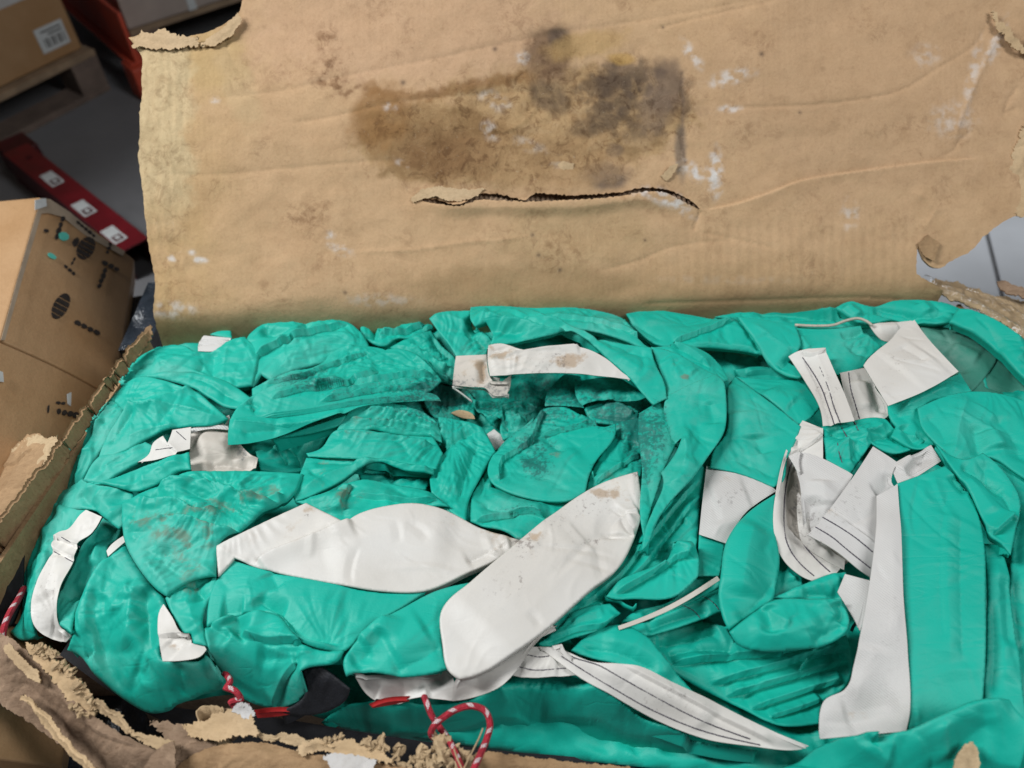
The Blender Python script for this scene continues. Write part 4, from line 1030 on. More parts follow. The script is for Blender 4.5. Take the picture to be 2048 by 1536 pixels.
G([(456, 890, 10), (456, 868, 10), (460, 838, 8), (520, 832), (622, 818), (702, 800), (802, 788), (872, 790), (882, 802), (802, 802), (722, 812), (682, 830), (622, 850), (562, 872), (502, 886)], 10,
  [('r', 4, 5, [(460, 842), (520, 848), (570, 853), (640, 842), (690, 828)], 0.05), ('s', 4, 5, [(520, 836), (620, 824), (720, 806), (850, 796)], 0.1), ('v', 2, 4, [(480, 866), (560, 860)])], edge='cut', crumple=0.5, r=5)
G([(540, 878), (580, 866), (622, 852), (692, 830), (684, 846), (640, 862), (590, 872)], 2, r=4)
G([(510, 902), (560, 882), (640, 857), (672, 856), (642, 892), (622, 932), (596, 944), (520, 940)], -22, [('v', 7, 5, [(520, 885), (560, 905), (575, 935)]), ('v', 7, 5, [(560, 880), (590, 905), (600, 940)]), ('R', 5, 7, [(540, 890), (575, 915)])], r=8, crumple=1.5)
G([(672, 862), (684, 842), (702, 820), (742, 806), (802, 808), (852, 826), (876, 850), (884, 884), (870, 880), (800, 872), (740, 862), (700, 864)], 2,
  [('s', 5, 4, [(884, 862), (840, 838), (790, 822), (730, 818)], .1), ('s', 5, 4, [(884, 874), (840, 856), (790, 846), (730, 842), (700, 836)], .1), ('s', 4, 4, [(880, 852), (850, 830), (810, 816)], .1), ('s', 4, 4, [(872, 878), (800, 862), (730, 856)], .1)], r=6, puff=4, crumple=.9)
G([(612, 906, 6), (642, 896, 6), (668, 862, 4), (722, 858), (792, 868), (866, 872), (886, 906), (872, 938), (762, 920), (682, 916), (616, 913, 6)], 5,
  [('s', 6, 5, [(868, 890), (800, 878), (740, 872), (676, 866)], .1), ('R', 3, 12, [(650, 895), (750, 892), (860, 905)])], r=4, puff=2, crumple=.6, wr=[(-5, 16, .7, 5)])
G([(612, 914), (682, 919), (772, 923), (870, 932), (867, 948), (812, 943), (792, 937), (762, 927), (722, 937), (682, 962), (622, 992), (590, 1002), (584, 985), (600, 946)], 4,
  [('s', 5, 5, [(866, 940), (810, 932), (760, 920), (700, 925)], .1), ('r', 4, 6, [(600, 985), (660, 950), (720, 930), (760, 924)]), ('v', 3, 5, [(620, 925), (680, 925), (740, 928)])], r=6, puff=3, crumple=.8)
G([(716, 948), (762, 928), (802, 937), (868, 947), (852, 980), (782, 970), (722, 962)], -14, [('v', 4, 5, [(770, 945), (790, 955), (775, 962)])], r=6, crumple=1.4)
G([(588, 1002), (652, 987), (696, 964), (727, 958), (782, 967), (862, 986), (882, 1000), (900, 1012), (832, 1012), (792, 1018), (742, 1042), (698, 1050), (640, 1026), (606, 1008)], 4,
  [('S', 5, 8, [(686, 1024), (688, 1000), (702, 968)], .1), ('s', 5, 6, [(700, 992), (760, 998), (820, 1004), (880, 1000)], .15), ('v', 4, 4, [(660, 980), (690, 980), (700, 985)]), ('R', 4, 12, [(610, 1010), (660, 1000), (700, 1020)])], r=8, puff=4, crumple=.9)

# ---- the hollow in the middle
G([(848, 772), (882, 742), (906, 762), (946, 792), (950, 830), (905, 842), (870, 835), (848, 806)], -20, [('s', 4, 3, [(930, 790), (880, 775), (860, 765)], .1), ('s', 4, 3, [(930, 800), (890, 772), (880, 750)], .1), ('v', 4, 3, [(860, 800), (900, 808), (945, 800)], .1)], r=5, crumple=2)
G([(876, 832), (906, 836), (962, 852), (978, 876), (992, 902), (962, 952), (937, 1002), (932, 1044), (902, 1024), (886, 1002), (862, 982), (862, 932), (886, 906), (892, 890), (880, 870)], 0,
  [('v', 5, 5, [(880, 866), (890, 895), (935, 868), (950, 862)], .1), ('R', 5, 16, [(940, 890), (905, 940), (895, 990)]), ('v', 4, 5, [(960, 880), (930, 950), (915, 1010)]), ('r', 3, 4, [(885, 845), (886, 880)]), ('V', 4, 12, [(870, 930), (880, 980), (900, 1010)])], r=9, puff=4, crumple=.8)
G([(945, 797), (1002, 802), (1006, 832), (982, 850), (966, 832), (950, 816)], -14, [('v', 4, 3, [(950, 810), (980, 812), (1000, 806)], .1), ('s', 4, 3, [(1005, 838), (975, 835), (960, 825)], .1)], r=5, crumple=2)
G([(1000, 808), (1046, 800), (1074, 812), (1052, 832), (1058, 850), (1022, 874), (1006, 880), (1000, 860), (1002, 836)], -16, [('s', 4, 3, [(1050, 845), (1030, 830), (1028, 812)], .1), ('v', 4, 3, [(1004, 812), (1010, 840), (1020, 866)], .1), ('v', 4, 3, [(1040, 800), (1050, 815), (1075, 812)], .1)], r=5, crumple=2.2)
W([(974, 868), (988, 858), (1012, 878), (998, 898), (990, 900)], -20, mat='twill', crumple=1.5)
sheet('board_scrap', pts3([(902, 826), (918, 820), (945, 828), (950, 838), (925, 836)], -16), M['torn'], boxE, edge='cut', attrs=False)
G([(1030, 750), (1092, 752), (1104, 776), (1086, 802), (1050, 792), (1028, 778)], -26, [('v', 4, 4, [(1040, 760), (1080, 770), (1095, 765)])], r=6, crumple=2)
G([(1092, 792), (1106, 770), (1130, 748), (1160, 752), (1166, 770), (1152, 792), (1168, 816), (1090, 812)], -8, [('s', 4, 3, [(1165, 800), (1130, 805), (1090, 800)], .1)], edge='cut', crumple=1.2)
G([(1150, 764, 0), (1242, 758, 0), (1262, 770), (1294, 794), (1270, 802), (1232, 798), (1172, 807), (1164, 812), (1152, 792)], 0, [('V', 4, 10, [(1200, 770), (1190, 800)]), ('v', 3, 4, [(1225, 800), (1260, 795)])], edge='cut', crumple=1.0)
G([(1168, 816), (1232, 800), (1278, 822), (1276, 844), (1228, 848), (1180, 838)], -10, [('s', 4, 4, [(1270, 830), (1240, 812), (1205, 806)], .1), ('v', 3, 4, [(1180, 830), (1230, 838), (1268, 842)])], r=6, crumple=1.6)
# leaf-shaped folds round the dark stain
G([(940, 1042), (942, 992), (966, 950), (988, 905), (1020, 870), (1052, 848), (1070, 830), (1062, 870), (1010, 905), (985, 940), (985, 972), (1042, 994), (1102, 1006), (1150, 1000), (1134, 1028), (1098, 1048), (1042, 1084), (1010, 1062), (962, 1050)], -4,
  [('v', 4, 5, [(955, 1000), (975, 950), (1000, 905), (1040, 870)]), ('s', 6, 7, [(950, 1045), (1000, 1034), (1065, 1028), (1092, 1040)], .12), ('v', 3, 4, [(965, 1010), (990, 1025), (1040, 1030)]), ('R', 4, 10, [(975, 985), (1020, 1010), (1100, 1020)]), ('r', 3, 4, [(962, 952), (972, 965), (985, 970)])], r=9, puff=4, crumple=.9)
G([(975, 942), (985, 912), (1002, 896), (1022, 872), (1066, 846), (1086, 816), (1132, 814), (1162, 830), (1202, 850), (1232, 846), (1230, 872), (1192, 922), (1178, 952), (1172, 984), (1142, 1000), (1102, 1003), (1042, 992), (1002, 977), (981, 962)], 4,
  [('s', 6, 5, [(1062, 892), (1074, 855), (1088, 822)], .1), ('s', 5, 5, [(1000, 965), (1004, 925), (1040, 900), (1070, 882)], .1), ('s', 5, 5, [(1078, 876), (1130, 862), (1180, 850), (1226, 846)], .1), ('v', 3, 3, [(1090, 872), (1108, 894), (1132, 908)], .12), ('r', 3, 4, [(1160, 832), (1175, 850)], .1),
   ('R', 4, 20, [(1040, 950), (1100, 930), (1160, 900)])], r=6, puff=5, crumple=.6, tuck=.7)
G([(1226, 848), (1244, 842), (1290, 832), (1282, 872), (1286, 922), (1282, 952), (1232, 968), (1182, 990), (1172, 984), (1180, 950), (1194, 922), (1232, 872)], -4,
  [('s', 5, 4, [(1188, 958), (1182, 935), (1196, 918)], .1), ('v', 4, 4, [(1268, 884), (1255, 910), (1240, 932)], .1), ('s', 5, 5, [(1190, 970), (1230, 940), (1285, 910)], .1), ('v', 3, 3, [(1227, 852), (1235, 872), (1250, 880)], .1)], r=7, crumple=1.3)

# ---- back right of the middle
G([(1252, 626, -4), (1300, 619, -6), (1382, 629, -4), (1452, 641), (1472, 631), (1502, 641), (1532, 700), (1528, 708), (1442, 698), (1362, 693), (1320, 690), (1290, 672)], 4,
  [('s', 5, 7, [(1346, 688), (1400, 668), (1468, 640)], .1), ('v', 4, 4, [(1472, 632), (1500, 670), (1524, 704)], .1), ('v', 3, 5, [(1255, 630), (1300, 668), (1330, 688)]), ('r', 3, 5, [(1370, 690), (1440, 694), (1520, 702)])], r=8, puff=3, crumple=.6)
G([(1475, 632), (1540, 640), (1592, 652), (1602, 690), (1594, 704), (1582, 718), (1606, 748), (1602, 755), (1570, 748), (1540, 728), (1515, 688), (1495, 660)], 8, [('r', 3, 6, [(1500, 645), (1560, 690), (1590, 710)]), ('V', 4, 8, [(1560, 740), (1580, 720), (1595, 700)])], r=9, puff=3, crumple=.5)
G([(1594, 652), (1660, 656), (1722, 650), (1752, 682), (1768, 692), (1757, 702), (1737, 717), (1732, 732), (1682, 748), (1640, 738), (1602, 702), (1590, 690)], 2,
  [('V', 5, 6, [(1680, 672), (1710, 668), (1735, 655)]), ('v', 4, 5, [(1700, 695), (1725, 705), (1740, 712)]), ('r', 3, 5, [(1600, 672), (1610, 690), (1620, 700)]), ('v', 2, 4, [(1690, 695), (1740, 690), (1760, 690)])], r=7, puff=3, crumple=.6)
G([(1470, 738), (1530, 735), (1594, 756), (1600, 770), (1540, 764), (1480, 754)], -18, [('s', 5, 4, [(1490, 750), (1540, 748), (1596, 762)], .1)], r=6, crumple=1)
G([(1430, 712), (1480, 706), (1500, 722), (1490, 735), (1440, 730)], -26, [('r', 4, 4, [(1445, 715), (1480, 718), (1492, 728)], .1)], r=6, crumple=1.2)
G([(1430, 632), (1540, 614), (1682, 606), (1692, 622), (1722, 642), (1742, 652), (1600, 654), (1500, 644)], -12, [('V', 6, 6, [(1500, 630), (1580, 625), (1670, 632)]), ('R', 5, 7, [(1520, 620), (1600, 612), (1680, 616)]), ('v', 6, 5, [(1560, 640), (1640, 632), (1700, 640)])], r=9, crumple=.8)
G([(1672, 614), (1700, 601), (1742, 611), (1792, 599), (1882, 603), (1924, 617), (1905, 644), (1862, 645), (1802, 634), (1752, 645), (1720, 644)], 0,
  [('V', 7, 8, [(1740, 618), (1780, 625), (1850, 638)]), ('R', 6, 9, [(1690, 612), (1720, 635)]), ('v', 5, 5, [(1745, 612), (1790, 618), (1860, 632), (1900, 622)]), ('R', 5, 9, [(1840, 606), (1860, 625)])], r=9, crumple=.8)
G([(1916, 616), (1952, 620, 14), (2002, 650, 14), (2090, 705, 12), (2090, 790, 12), (2022, 728, 10), (1987, 692, 8), (1942, 662, 8), (1900, 642)], 8,
  [('R', 4, 12, [(1930, 640), (1990, 670), (2048, 730)]), ('v', 3, 6, [(1945, 630), (1980, 665), (2010, 705)]), ('r', 3, 6, [(1960, 625), (2010, 665), (2048, 690)])], r=10, puff=3, crumple=.8)
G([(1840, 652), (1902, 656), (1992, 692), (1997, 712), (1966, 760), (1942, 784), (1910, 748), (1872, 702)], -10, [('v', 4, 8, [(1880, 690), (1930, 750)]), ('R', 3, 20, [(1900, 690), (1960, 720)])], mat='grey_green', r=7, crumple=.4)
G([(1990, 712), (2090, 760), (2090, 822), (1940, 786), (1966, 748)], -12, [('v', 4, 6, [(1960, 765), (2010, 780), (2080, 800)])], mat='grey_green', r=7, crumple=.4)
W([(1738, 649), (1780, 646), (1824, 641), (1806, 660), (1780, 684), (1764, 680)], 2, [('R', 3, 8, [(1750, 655), (1800, 655)])], mat='white')
# beige cord along the back fold
_cp0 = [(1590, 650), (1640, 652), (1668, 650), (1690, 642), (1716, 637), (1734, 643), (1744, 651)]
_cpl = smooth_outline(_cp0, False, 6, 70); _cuv = HEAP.uv(_cpl[:, 0], _cpl[:, 1], np.full(len(_cpl), 9.0))
tube('piping', HEAP.xyz(_cuv, np.full(len(_cuv), 0.009)), 0.0022, M['piping'], tarp, 6)

# ---- white collar and its green drape in the middle back
G([(1028, 612, 4), (1100, 612, 2), (1182, 618, 2), (1242, 634, 2), (1262, 650), (1300, 690), (1342, 688), (1402, 700), (1442, 730), (1458, 758), (1432, 764), (1400, 742), (1362, 717), (1300, 702), (1250, 680), (1180, 660), (1100, 655)], 14,
  [('s', 4, 6, [(1100, 632), (1180, 640), (1250, 662), (1270, 672)], .1), ('s', 5, 6, [(1255, 670), (1300, 682), (1360, 700), (1420, 742)], .1), ('v', 3, 5, [(1240, 640), (1290, 685), (1310, 700)])], r=8, puff=3, crumple=.8)
G([(858, 636), (872, 628), (942, 620), (947, 650), (967, 662), (987, 682), (977, 692), (974, 710), (912, 713), (900, 692), (880, 667)], 12,
  [('V', 9, 8, [(940, 630), (948, 655), (930, 670)]), ('r', 4, 5, [(862, 640), (885, 632), (935, 648)]), ('v', 4, 4, [(948, 668), (965, 685), (978, 695)], .1), ('v', 3, 5, [(915, 705), (945, 690), (972, 690)])], r=5, crumple=.7)
G([(941, 614, 10), (980, 611, 8), (1050, 616, 8), (1100, 632), (1132, 650), (1202, 676), (1302, 694), (1312, 730), (1328, 762), (1334, 796), (1306, 810), (1262, 762), (1212, 717), (1172, 682), (1136, 665), (1116, 674), (1062, 682), (1000, 690), (980, 690), (986, 666), (972, 646), (950, 655), (941, 640)], 22,
  [('s', 8, 8, [(1136, 668), (1090, 668), (1040, 648), (990, 640), (950, 622)], .1), ('s', 5, 7, [(1200, 690), (1140, 652), (1090, 640), (1035, 636)], .1), ('V', 6, 8, [(960, 650), (980, 660), (1060, 668)]), ('v', 3, 6, [(1120, 640), (1220, 690), (1300, 720)]), ('R', 4, 14, [(1180, 680), (1240, 720), (1300, 770)]), ('r', 3, 5, [(1136, 664), (1150, 680), (1180, 700)])], r=3.5, edge='fold', puff=3, crumple=.8)
G([(1302, 693), (1352, 705), (1402, 735), (1438, 752), (1420, 756), (1334, 796), (1320, 740)], 19, [('v', 3, 6, [(1305, 700), (1322, 750), (1332, 790)]), ('R', 3, 12, [(1350, 730), (1390, 750)])], r=4, puff=2, crumple=.7)
w = W([(977, 691, 24), (1000, 687, 24), (1050, 699, 26), (1110, 691, 27), (1165, 696, 27), (1210, 716, 26), (1246, 746, 24), (1266, 760, 22), (1200, 752, 26), (1100, 747, 28), (1040, 749, 28), (980, 752, 27), (975, 716, 25)], 26,
  [('s', 4, 4, [(1160, 693), (1050, 704), (978, 712)], 0.05), ('R', 3, 16, [(1000, 735), (1100, 725), (1200, 735)])], crumple=.5)
W([(912, 712, 18), (973, 709, 20), (979, 752, 22), (986, 766, 20), (1019, 766, 20), (1014, 790, 18), (986, 791, 18), (970, 776, 20), (944, 774, 18), (905, 771, 18), (908, 740, 18)], 18, [('V', 5, 6, [(965, 720), (968, 770)]), ('s', 3, 3, [(986, 768), (1016, 768)], 0)], mat='beige', crumple=.4)
# hem edge of the collar turning back on itself
def ribbon(name, pts, hs, drop, mat, parent):
    pl = smooth_outline([(p[0], p[1], h) for p, h in zip(pts, hs)], False, 4, 40)
    uv = HEAP.uv(pl[:, 0], pl[:, 1], pl[:, 2]); a = HEAP.xyz(uv, pl[:, 2] / 1000); b = a.copy(); b[:, 2] -= drop / 1000; b[:, 1] -= drop / 2500
    n = len(a); V = np.vstack([a, b]); F = [(i, i + 1, n + i + 1, n + i) for i in range(n - 1)]
    o = mesh(name, V, F, mat, parent, True)
    m = o.modifiers.new('thickness', 'SOLIDIFY'); m.thickness = 0.0012
    return o
ribbon('hem', [(978, 752), (1000, 756), (996, 762), (983, 768), (984, 776), (1018, 788)], [26, 25, 24, 22, 21, 20], 7, M['white'], tarp)
ribbon('hem', [(905, 772), (925, 786), (944, 801)], [18, 14, 8], 3, M['white'], tarp)
ribbon('hem', [(905, 772), (945, 776), (970, 778), (986, 793), (1014, 791)], [18.5, 18.5, 20, 18.5, 18.5], 2.5, M['white'], tarp)
W([(1000, 766), (1022, 750), (1020, 775), (1012, 790), (1003, 782)], 8, mat='beige', crumple=.3)

# ---- leaf folds right of the middle
G([(1278, 826), (1326, 797), (1333, 832), (1352, 888), (1337, 922), (1322, 962), (1302, 1022), (1290, 1084), (1280, 1032), (1284, 932), (1276, 872)], 14, [('R', 4, 14, [(1310, 830), (1318, 900), (1300, 980)]), ('v', 3, 5, [(1284, 900), (1296, 970), (1302, 1020)])], r=4, puff=3, crumple=.8)
G([(1330, 794), (1382, 767), (1432, 748), (1446, 760), (1453, 802), (1449, 862), (1417, 912), (1382, 962), (1342, 1002), (1312, 1047), (1296, 1090), (1284, 1100), (1290, 1060), (1306, 1020), (1327, 965), (1322, 945), (1352, 905), (1362, 880), (1350, 890), (1337, 852), (1329, 822)], 20,
  [('V', 4, 12, [(1390, 830), (1400, 880), (1370, 930)]), ('R', 5, 12, [(1365, 850), (1380, 920), (1340, 980)]), ('r', 4, 6, [(1362, 876), (1370, 900), (1362, 940)]), ('V', 4, 10, [(1420, 800), (1430, 850)]), ('v', 3, 6, [(1330, 800), (1336, 850), (1350, 885)])], r=4, puff=3, crumple=.7)
G([(1456, 772), (1470, 753), (1536, 800), (1602, 852), (1592, 882), (1577, 912), (1567, 962), (1548, 974), (1482, 947), (1420, 935), (1426, 902), (1452, 866), (1455, 802)], 8,
  [('V', 4, 12, [(1510, 870), (1530, 910)]), ('R', 3, 20, [(1480, 820), (1500, 880)]), ('v', 2.5, 6, [(1440, 915), (1500, 930), (1560, 960)])], r=4, puff=2, crumple=.6)
G([(1470, 752), (1540, 758), (1602, 764), (1620, 780), (1642, 812), (1626, 832), (1612, 842), (1598, 850), (1536, 800)], 2, [('R', 4, 16, [(1530, 780), (1590, 810)])], r=5, puff=3, crumple=.6)
G([(1268, 1080), (1280, 1010), (1284, 952), (1304, 1002), (1312, 1042), (1352, 992), (1402, 925), (1412, 940), (1402, 1002), (1397, 1070), (1392, 1102), (1332, 1122), (1252, 1192), (1212, 1202), (1182, 1232), (1122, 1262), (1078, 1274), (1180, 1168), (1230, 1130)], 0,
  [('s', 6, 6, [(1150, 1220), (1230, 1165), (1290, 1090), (1340, 1030), (1400, 960)], .08), ('s', 5, 5, [(1200, 1200), (1270, 1150), (1330, 1080), (1370, 1030), (1404, 990)], .08), ('v', 5, 4, [(1285, 1100), (1290, 1050), (1300, 1015)], .1), ('v', 4, 5, [(1130, 1240), (1200, 1180), (1270, 1100)], .08), ('R', 5, 9, [(1320, 1090), (1360, 1050), (1390, 1010)]), ('v', 5, 4, [(1310, 1120), (1330, 1080), (1370, 1040)], .1)],
  r=10, puff=5, crumple=.8)
G([(1212, 1192), (1240, 1162), (1332, 1122), (1345, 1090), (1382, 1086), (1397, 1110), (1397, 1152), (1346, 1194), (1262, 1197), (1230, 1198)], 8,
  [('v', 6, 6, [(1322, 1120), (1335, 1108), (1346, 1090)], .1), ('s', 6, 6, [(1230, 1190), (1300, 1150), (1360, 1115), (1394, 1120)], .12), ('R', 6, 10, [(1330, 1110), (1360, 1095), (1390, 1110)]), ('V', 4, 6, [(1350, 1090), (1340, 1110)])], r=5, puff=3, crumple=.4)
ribbon('hem', [(1211, 1190), (1215, 1196), (1240, 1200), (1252, 1208), (1266, 1214), (1272, 1206)], [8, 7, 6, 5, 3, 4], 6, M['green'], tarp)

# ---- white square and the green loop
G([(1398, 1069), (1450, 1086), (1444, 1130), (1440, 1152), (1394, 1152)], 2, r=3, crumple=.5)
W([(1413, 932, 4), (1460, 938, 5), (1522, 957, 6), (1553, 982, 6), (1486, 1032, 7), (1455, 1088, 7), (1398, 1069, 6), (1405, 1000, 5)], 6, [('R', 3, 25, [(1420, 1000), (1500, 990)])], mat='twill')
G([(1394, 1150), (1442, 1140), (1444, 1172), (1342, 1222), (1282, 1242), (1240, 1244), (1270, 1222), (1346, 1196)], -4, [('v', 4, 4, [(1280, 1230), (1360, 1195), (1435, 1160)], .1)], r=6, crumple=.8)
w = G([(1238, 1258), (1342, 1222), (1440, 1172), (1446, 1222), (1402, 1238), (1322, 1264), (1260, 1274)], -6, [('v', 4, 5, [(1290, 1260), (1350, 1240), (1420, 1220)], .1), ('r', 3, 5, [(1300, 1245), (1400, 1205)])], r=7, crumple=.8)
stitch(w, [(1360, 1210), (1385, 1220), (1400, 1236)], TS); stitch(w, [(1400, 1190), (1425, 1204), (1438, 1220)], TS)
w = W([(1236, 1252), (1290, 1232), (1350, 1204), (1434, 1152), (1440, 1160), (1354, 1213), (1294, 1240), (1238, 1260)], 4, mat='piping' if False else 'beige', crumple=.2)
G([(1552, 986, 12), (1490, 1030, 16), (1452, 1085, 18), (1441, 1150, 18), (1438, 1190, 18), (1447, 1236, 18), (1459, 1260, 18), (1502, 1228, 16), (1547, 1197, 12), (1554, 1166, 10), (1560, 1122, 10), (1551, 1060, 10)], 16,
  [('R', 7, 22, [(1510, 1040), (1490, 1120), (1480, 1200)]), ('v', 3, 8, [(1555, 1150), (1520, 1200), (1470, 1245)])], r=10, puff=5, crumple=.35)
G([(1558, 1112), (1602, 1150), (1606, 1174), (1556, 1196), (1546, 1190)], -2, [('r', 4, 5, [(1570, 1140), (1585, 1165)])], r=5)
G([(1542, 1194), (1602, 1172), (1652, 1152), (1694, 1142), (1698, 1200), (1622, 1200)], 6, [('R', 5, 10, [(1570, 1190), (1640, 1170), (1690, 1150)]), ('v', 4, 5, [(1600, 1192), (1650, 1190), (1690, 1196)])], r=7, crumple=.6)
G([(1459, 1262), (1502, 1228), (1547, 1200), (1622, 1196), (1684, 1197), (1703, 1232), (1694, 1262), (1642, 1292), (1582, 1302), (1522, 1304), (1477, 1288)], 20,
  [('V', 6, 9, [(1532, 1208), (1540, 1240), (1545, 1275)]), ('r', 4, 6, [(1528, 1204), (1560, 1240), (1580, 1256)]), ('V', 6, 9, [(1675, 1200), (1688, 1228), (1680, 1245)]), ('v', 4, 8, [(1620, 1290), (1660, 1262), (1695, 1245)]), ('R', 5, 14, [(1490, 1260), (1580, 1270), (1650, 1240)]), ('r', 3, 5, [(1640, 1198), (1665, 1220), (1680, 1235)])], r=9, puff=6, crumple=.5)
# shadowed pleats under the loop
G([(1140, 1276), (1262, 1268), (1402, 1242), (1452, 1252), (1472, 1292), (1542, 1308), (1602, 1302), (1694, 1268), (1706, 1342), (1684, 1382), (1650, 1402), (1642, 1446), (1562, 1450), (1482, 1415), (1382, 1365), (1280, 1300)], -18,
  [('s', 8, 8, [(1340, 1330), (1420, 1318), (1520, 1316), (1620, 1290)], .1), ('s', 8, 7, [(1420, 1370), (1520, 1345), (1610, 1320), (1700, 1296)], .1), ('s', 8, 7, [(1450, 1395), (1540, 1370), (1620, 1348), (1700, 1325)], .1), ('s', 7, 7, [(1500, 1420), (1580, 1395), (1650, 1372), (1690, 1360)], .1),
   ('s', 6, 6, [(1540, 1435), (1600, 1418), (1645, 1400)], .1), ('v', 6, 5, [(1310, 1290), (1380, 1280), (1440, 1262)], .1), ('v', 6, 6, [(1330, 1310), (1400, 1300), (1470, 1310)], .1), ('s', 5, 5, [(1590, 1350), (1610, 1325), (1630, 1300)], .1)], r=10, crumple=.9, puff=3)
G([(1142, 1300), (1190, 1260), (1246, 1250), (1292, 1273), (1332, 1322), (1402, 1398), (1342, 1380), (1232, 1328), (1160, 1308)], 0, [('R', 5, 16, [(1200, 1280), (1280, 1300), (1350, 1360)]), ('v', 3, 5, [(1160, 1295), (1240, 1310), (1320, 1350)])], r=6, puff=3, crumple=.4)
G([(1120, 1256), (1145, 1226), (1220, 1206), (1242, 1226), (1202, 1256), (1142, 1277), (1086, 1292), (1074, 1287)], 4, [('s', 5, 4, [(1090, 1284), (1150, 1262), (1210, 1250), (1240, 1228)], .1), ('R', 3, 8, [(1140, 1245), (1210, 1220)])], r=4, crumple=.8)

# ---- bottom green folds
G([(640, 1442, -50), (690, 1407, -36), (742, 1400, -30), (902, 1405, -24), (1002, 1372, -18), (1022, 1350, -14), (1152, 1352, -10), (1222, 1395, -8), (1322, 1447, -8), (1402, 1480, -12), (1520, 1498, -20), (1500, 1528, -44), (1300, 1522, -54), (1150, 1506, -58), (1010, 1504, -58), (940, 1484, -58), (800, 1476, -60), (700, 1458, -58)], -30,
  [('R', 8, 14, [(940, 1410), (1060, 1400), (1180, 1410), (1280, 1450)]), ('V', 7, 10, [(1000, 1425), (1100, 1440), (1200, 1450), (1330, 1480)]), ('s', 7, 8, [(760, 1452), (900, 1455), (1000, 1442), (1060, 1440)], .1), ('v', 5, 7, [(980, 1380), (1080, 1385), (1180, 1390)], .1), ('s', 6, 8, [(1080, 1436), (1180, 1446), (1260, 1478), (1400, 1496)], .1), ('R', 5, 9, [(720, 1425), (840, 1430)]), ('r', 4, 6, [(1000, 1375), (1004, 1400), (1020, 1425)])],
  r=26, puff=6, crumple=.9)
# ---- white long hem strip with two seams
w = W([(1066, 1294, 6), (1092, 1298, 6), (1152, 1350, 4), (1100, 1355, 3), (1060, 1357, 2), (1022, 1350, 2), (1042, 1324, 4)], 4, [('R', 3, 12, [(1040, 1340), (1120, 1335)])], mat='white', crumple=.6)
stitch(w, [(1052, 1308), (1075, 1314), (1098, 1312)], TS); stitch(w, [(1034, 1332), (1068, 1340), (1110, 1338), (1132, 1336)], TS)
w = W([(1078, 1294, 8), (1112, 1296, 10), (1182, 1323, 12), (1282, 1336, 12), (1342, 1366, 10), (1422, 1402, 6), (1522, 1452, 0), (1618, 1492, -8), (1600, 1499, -10), (1502, 1492, -6), (1402, 1476, -2), (1312, 1441, 2), (1222, 1391, 6), (1152, 1350, 8), (1104, 1314, 8)], 8,
  [('R', 4, 16, [(1180, 1345), (1300, 1390), (1440, 1450)]), ('s', 2.5, 4, [(1240, 1340), (1330, 1385), (1430, 1430), (1560, 1482)], .1)], mat='white', crumple=.5)
stitch(w, [(1122, 1312), (1172, 1344), (1222, 1374), (1300, 1418), (1400, 1460), (1520, 1490)], TS, .7)
stitch(w, [(1120, 1300), (1140, 1312), (1200, 1332), (1232, 1350), (1300, 1388), (1400, 1440), (1500, 1478)], TS, .7)
W([(1104, 1292, 12), (1124, 1288, 16), (1132, 1304, 14), (1150, 1318, 12), (1132, 1312, 12)], 13, crumple=.2)

# ---- white pair in the front middle and the greens round it
G([(412, 1254), (425, 1172), (468, 1119), (522, 1138), (642, 1163), (762, 1184), (852, 1183), (802, 1217), (742, 1252), (702, 1292), (686, 1302), (600, 1284), (560, 1234), (480, 1228), (432, 1244)], 4,
  [('V', 6, 10, [(515, 1195), (535, 1215), (570, 1232)]), ('R', 4, 30, [(450, 1180), (560, 1190), (700, 1220)]), ('s', 4, 8, [(680, 1292), (600, 1275), (560, 1232), (520, 1208)], .15), ('V', 5, 14, [(440, 1225), (490, 1220)]), ('V', 3, 14, [(540, 1145), (560, 1180)])], r=8, puff=4, crumple=.45)
G([(702, 1292), (742, 1250), (802, 1216), (872, 1180), (946, 1162), (925, 1200), (887, 1222), (884, 1290), (896, 1338), (822, 1352), (712, 1344), (692, 1352), (686, 1322)], 8,
  [('R', 7, 14, [(720, 1290), (760, 1250), (770, 1225)]), ('V', 5, 12, [(700, 1330), (740, 1300), (770, 1260)]), ('R', 5, 20, [(780, 1310), (860, 1260)]), ('v', 3, 8, [(780, 1345), (840, 1320), (885, 1290)])], r=10, puff=5, crumple=.4)
G([(404, 1254), (430, 1238), (480, 1226), (556, 1230), (602, 1282), (652, 1297), (688, 1298), (672, 1322), (622, 1332), (602, 1340), (614, 1380, -10), (592, 1406, -30), (540, 1414, -40), (480, 1392, -34), (440, 1342, -20), (414, 1292)], 6,
  [('r', 5, 9, [(415, 1250), (480, 1232), (552, 1234)]), ('s', 7, 8, [(480, 1275), (540, 1292), (620, 1296), (680, 1300)], .12), ('V', 8, 10, [(470, 1240), (482, 1262), (470, 1278)]), ('r', 6, 8, [(484, 1268), (520, 1290), (600, 1318), (640, 1312)]), ('s', 6, 7, [(520, 1385), (560, 1350), (600, 1330)], .12), ('V', 6, 10, [(510, 1310), (560, 1318), (610, 1328)]),
   ('R', 6, 12, [(430, 1290), (500, 1320), (560, 1340)]), ('v', 4, 6, [(418, 1258), (450, 1275), (468, 1285)])], r=16, puff=6, crumple=.7)
W([(706, 1346, 0), (762, 1350), (852, 1346), (897, 1337), (908, 1362), (907, 1402, -10), (852, 1397, -12), (792, 1402, -16), (742, 1392, -16)], -4, [('V', 8, 8, [(760, 1398), (820, 1375), (900, 1345)]), ('R', 6, 10, [(800, 1395), (860, 1380)]), ('V', 6, 8, [(720, 1360), (750, 1390)])], crumple=.8)
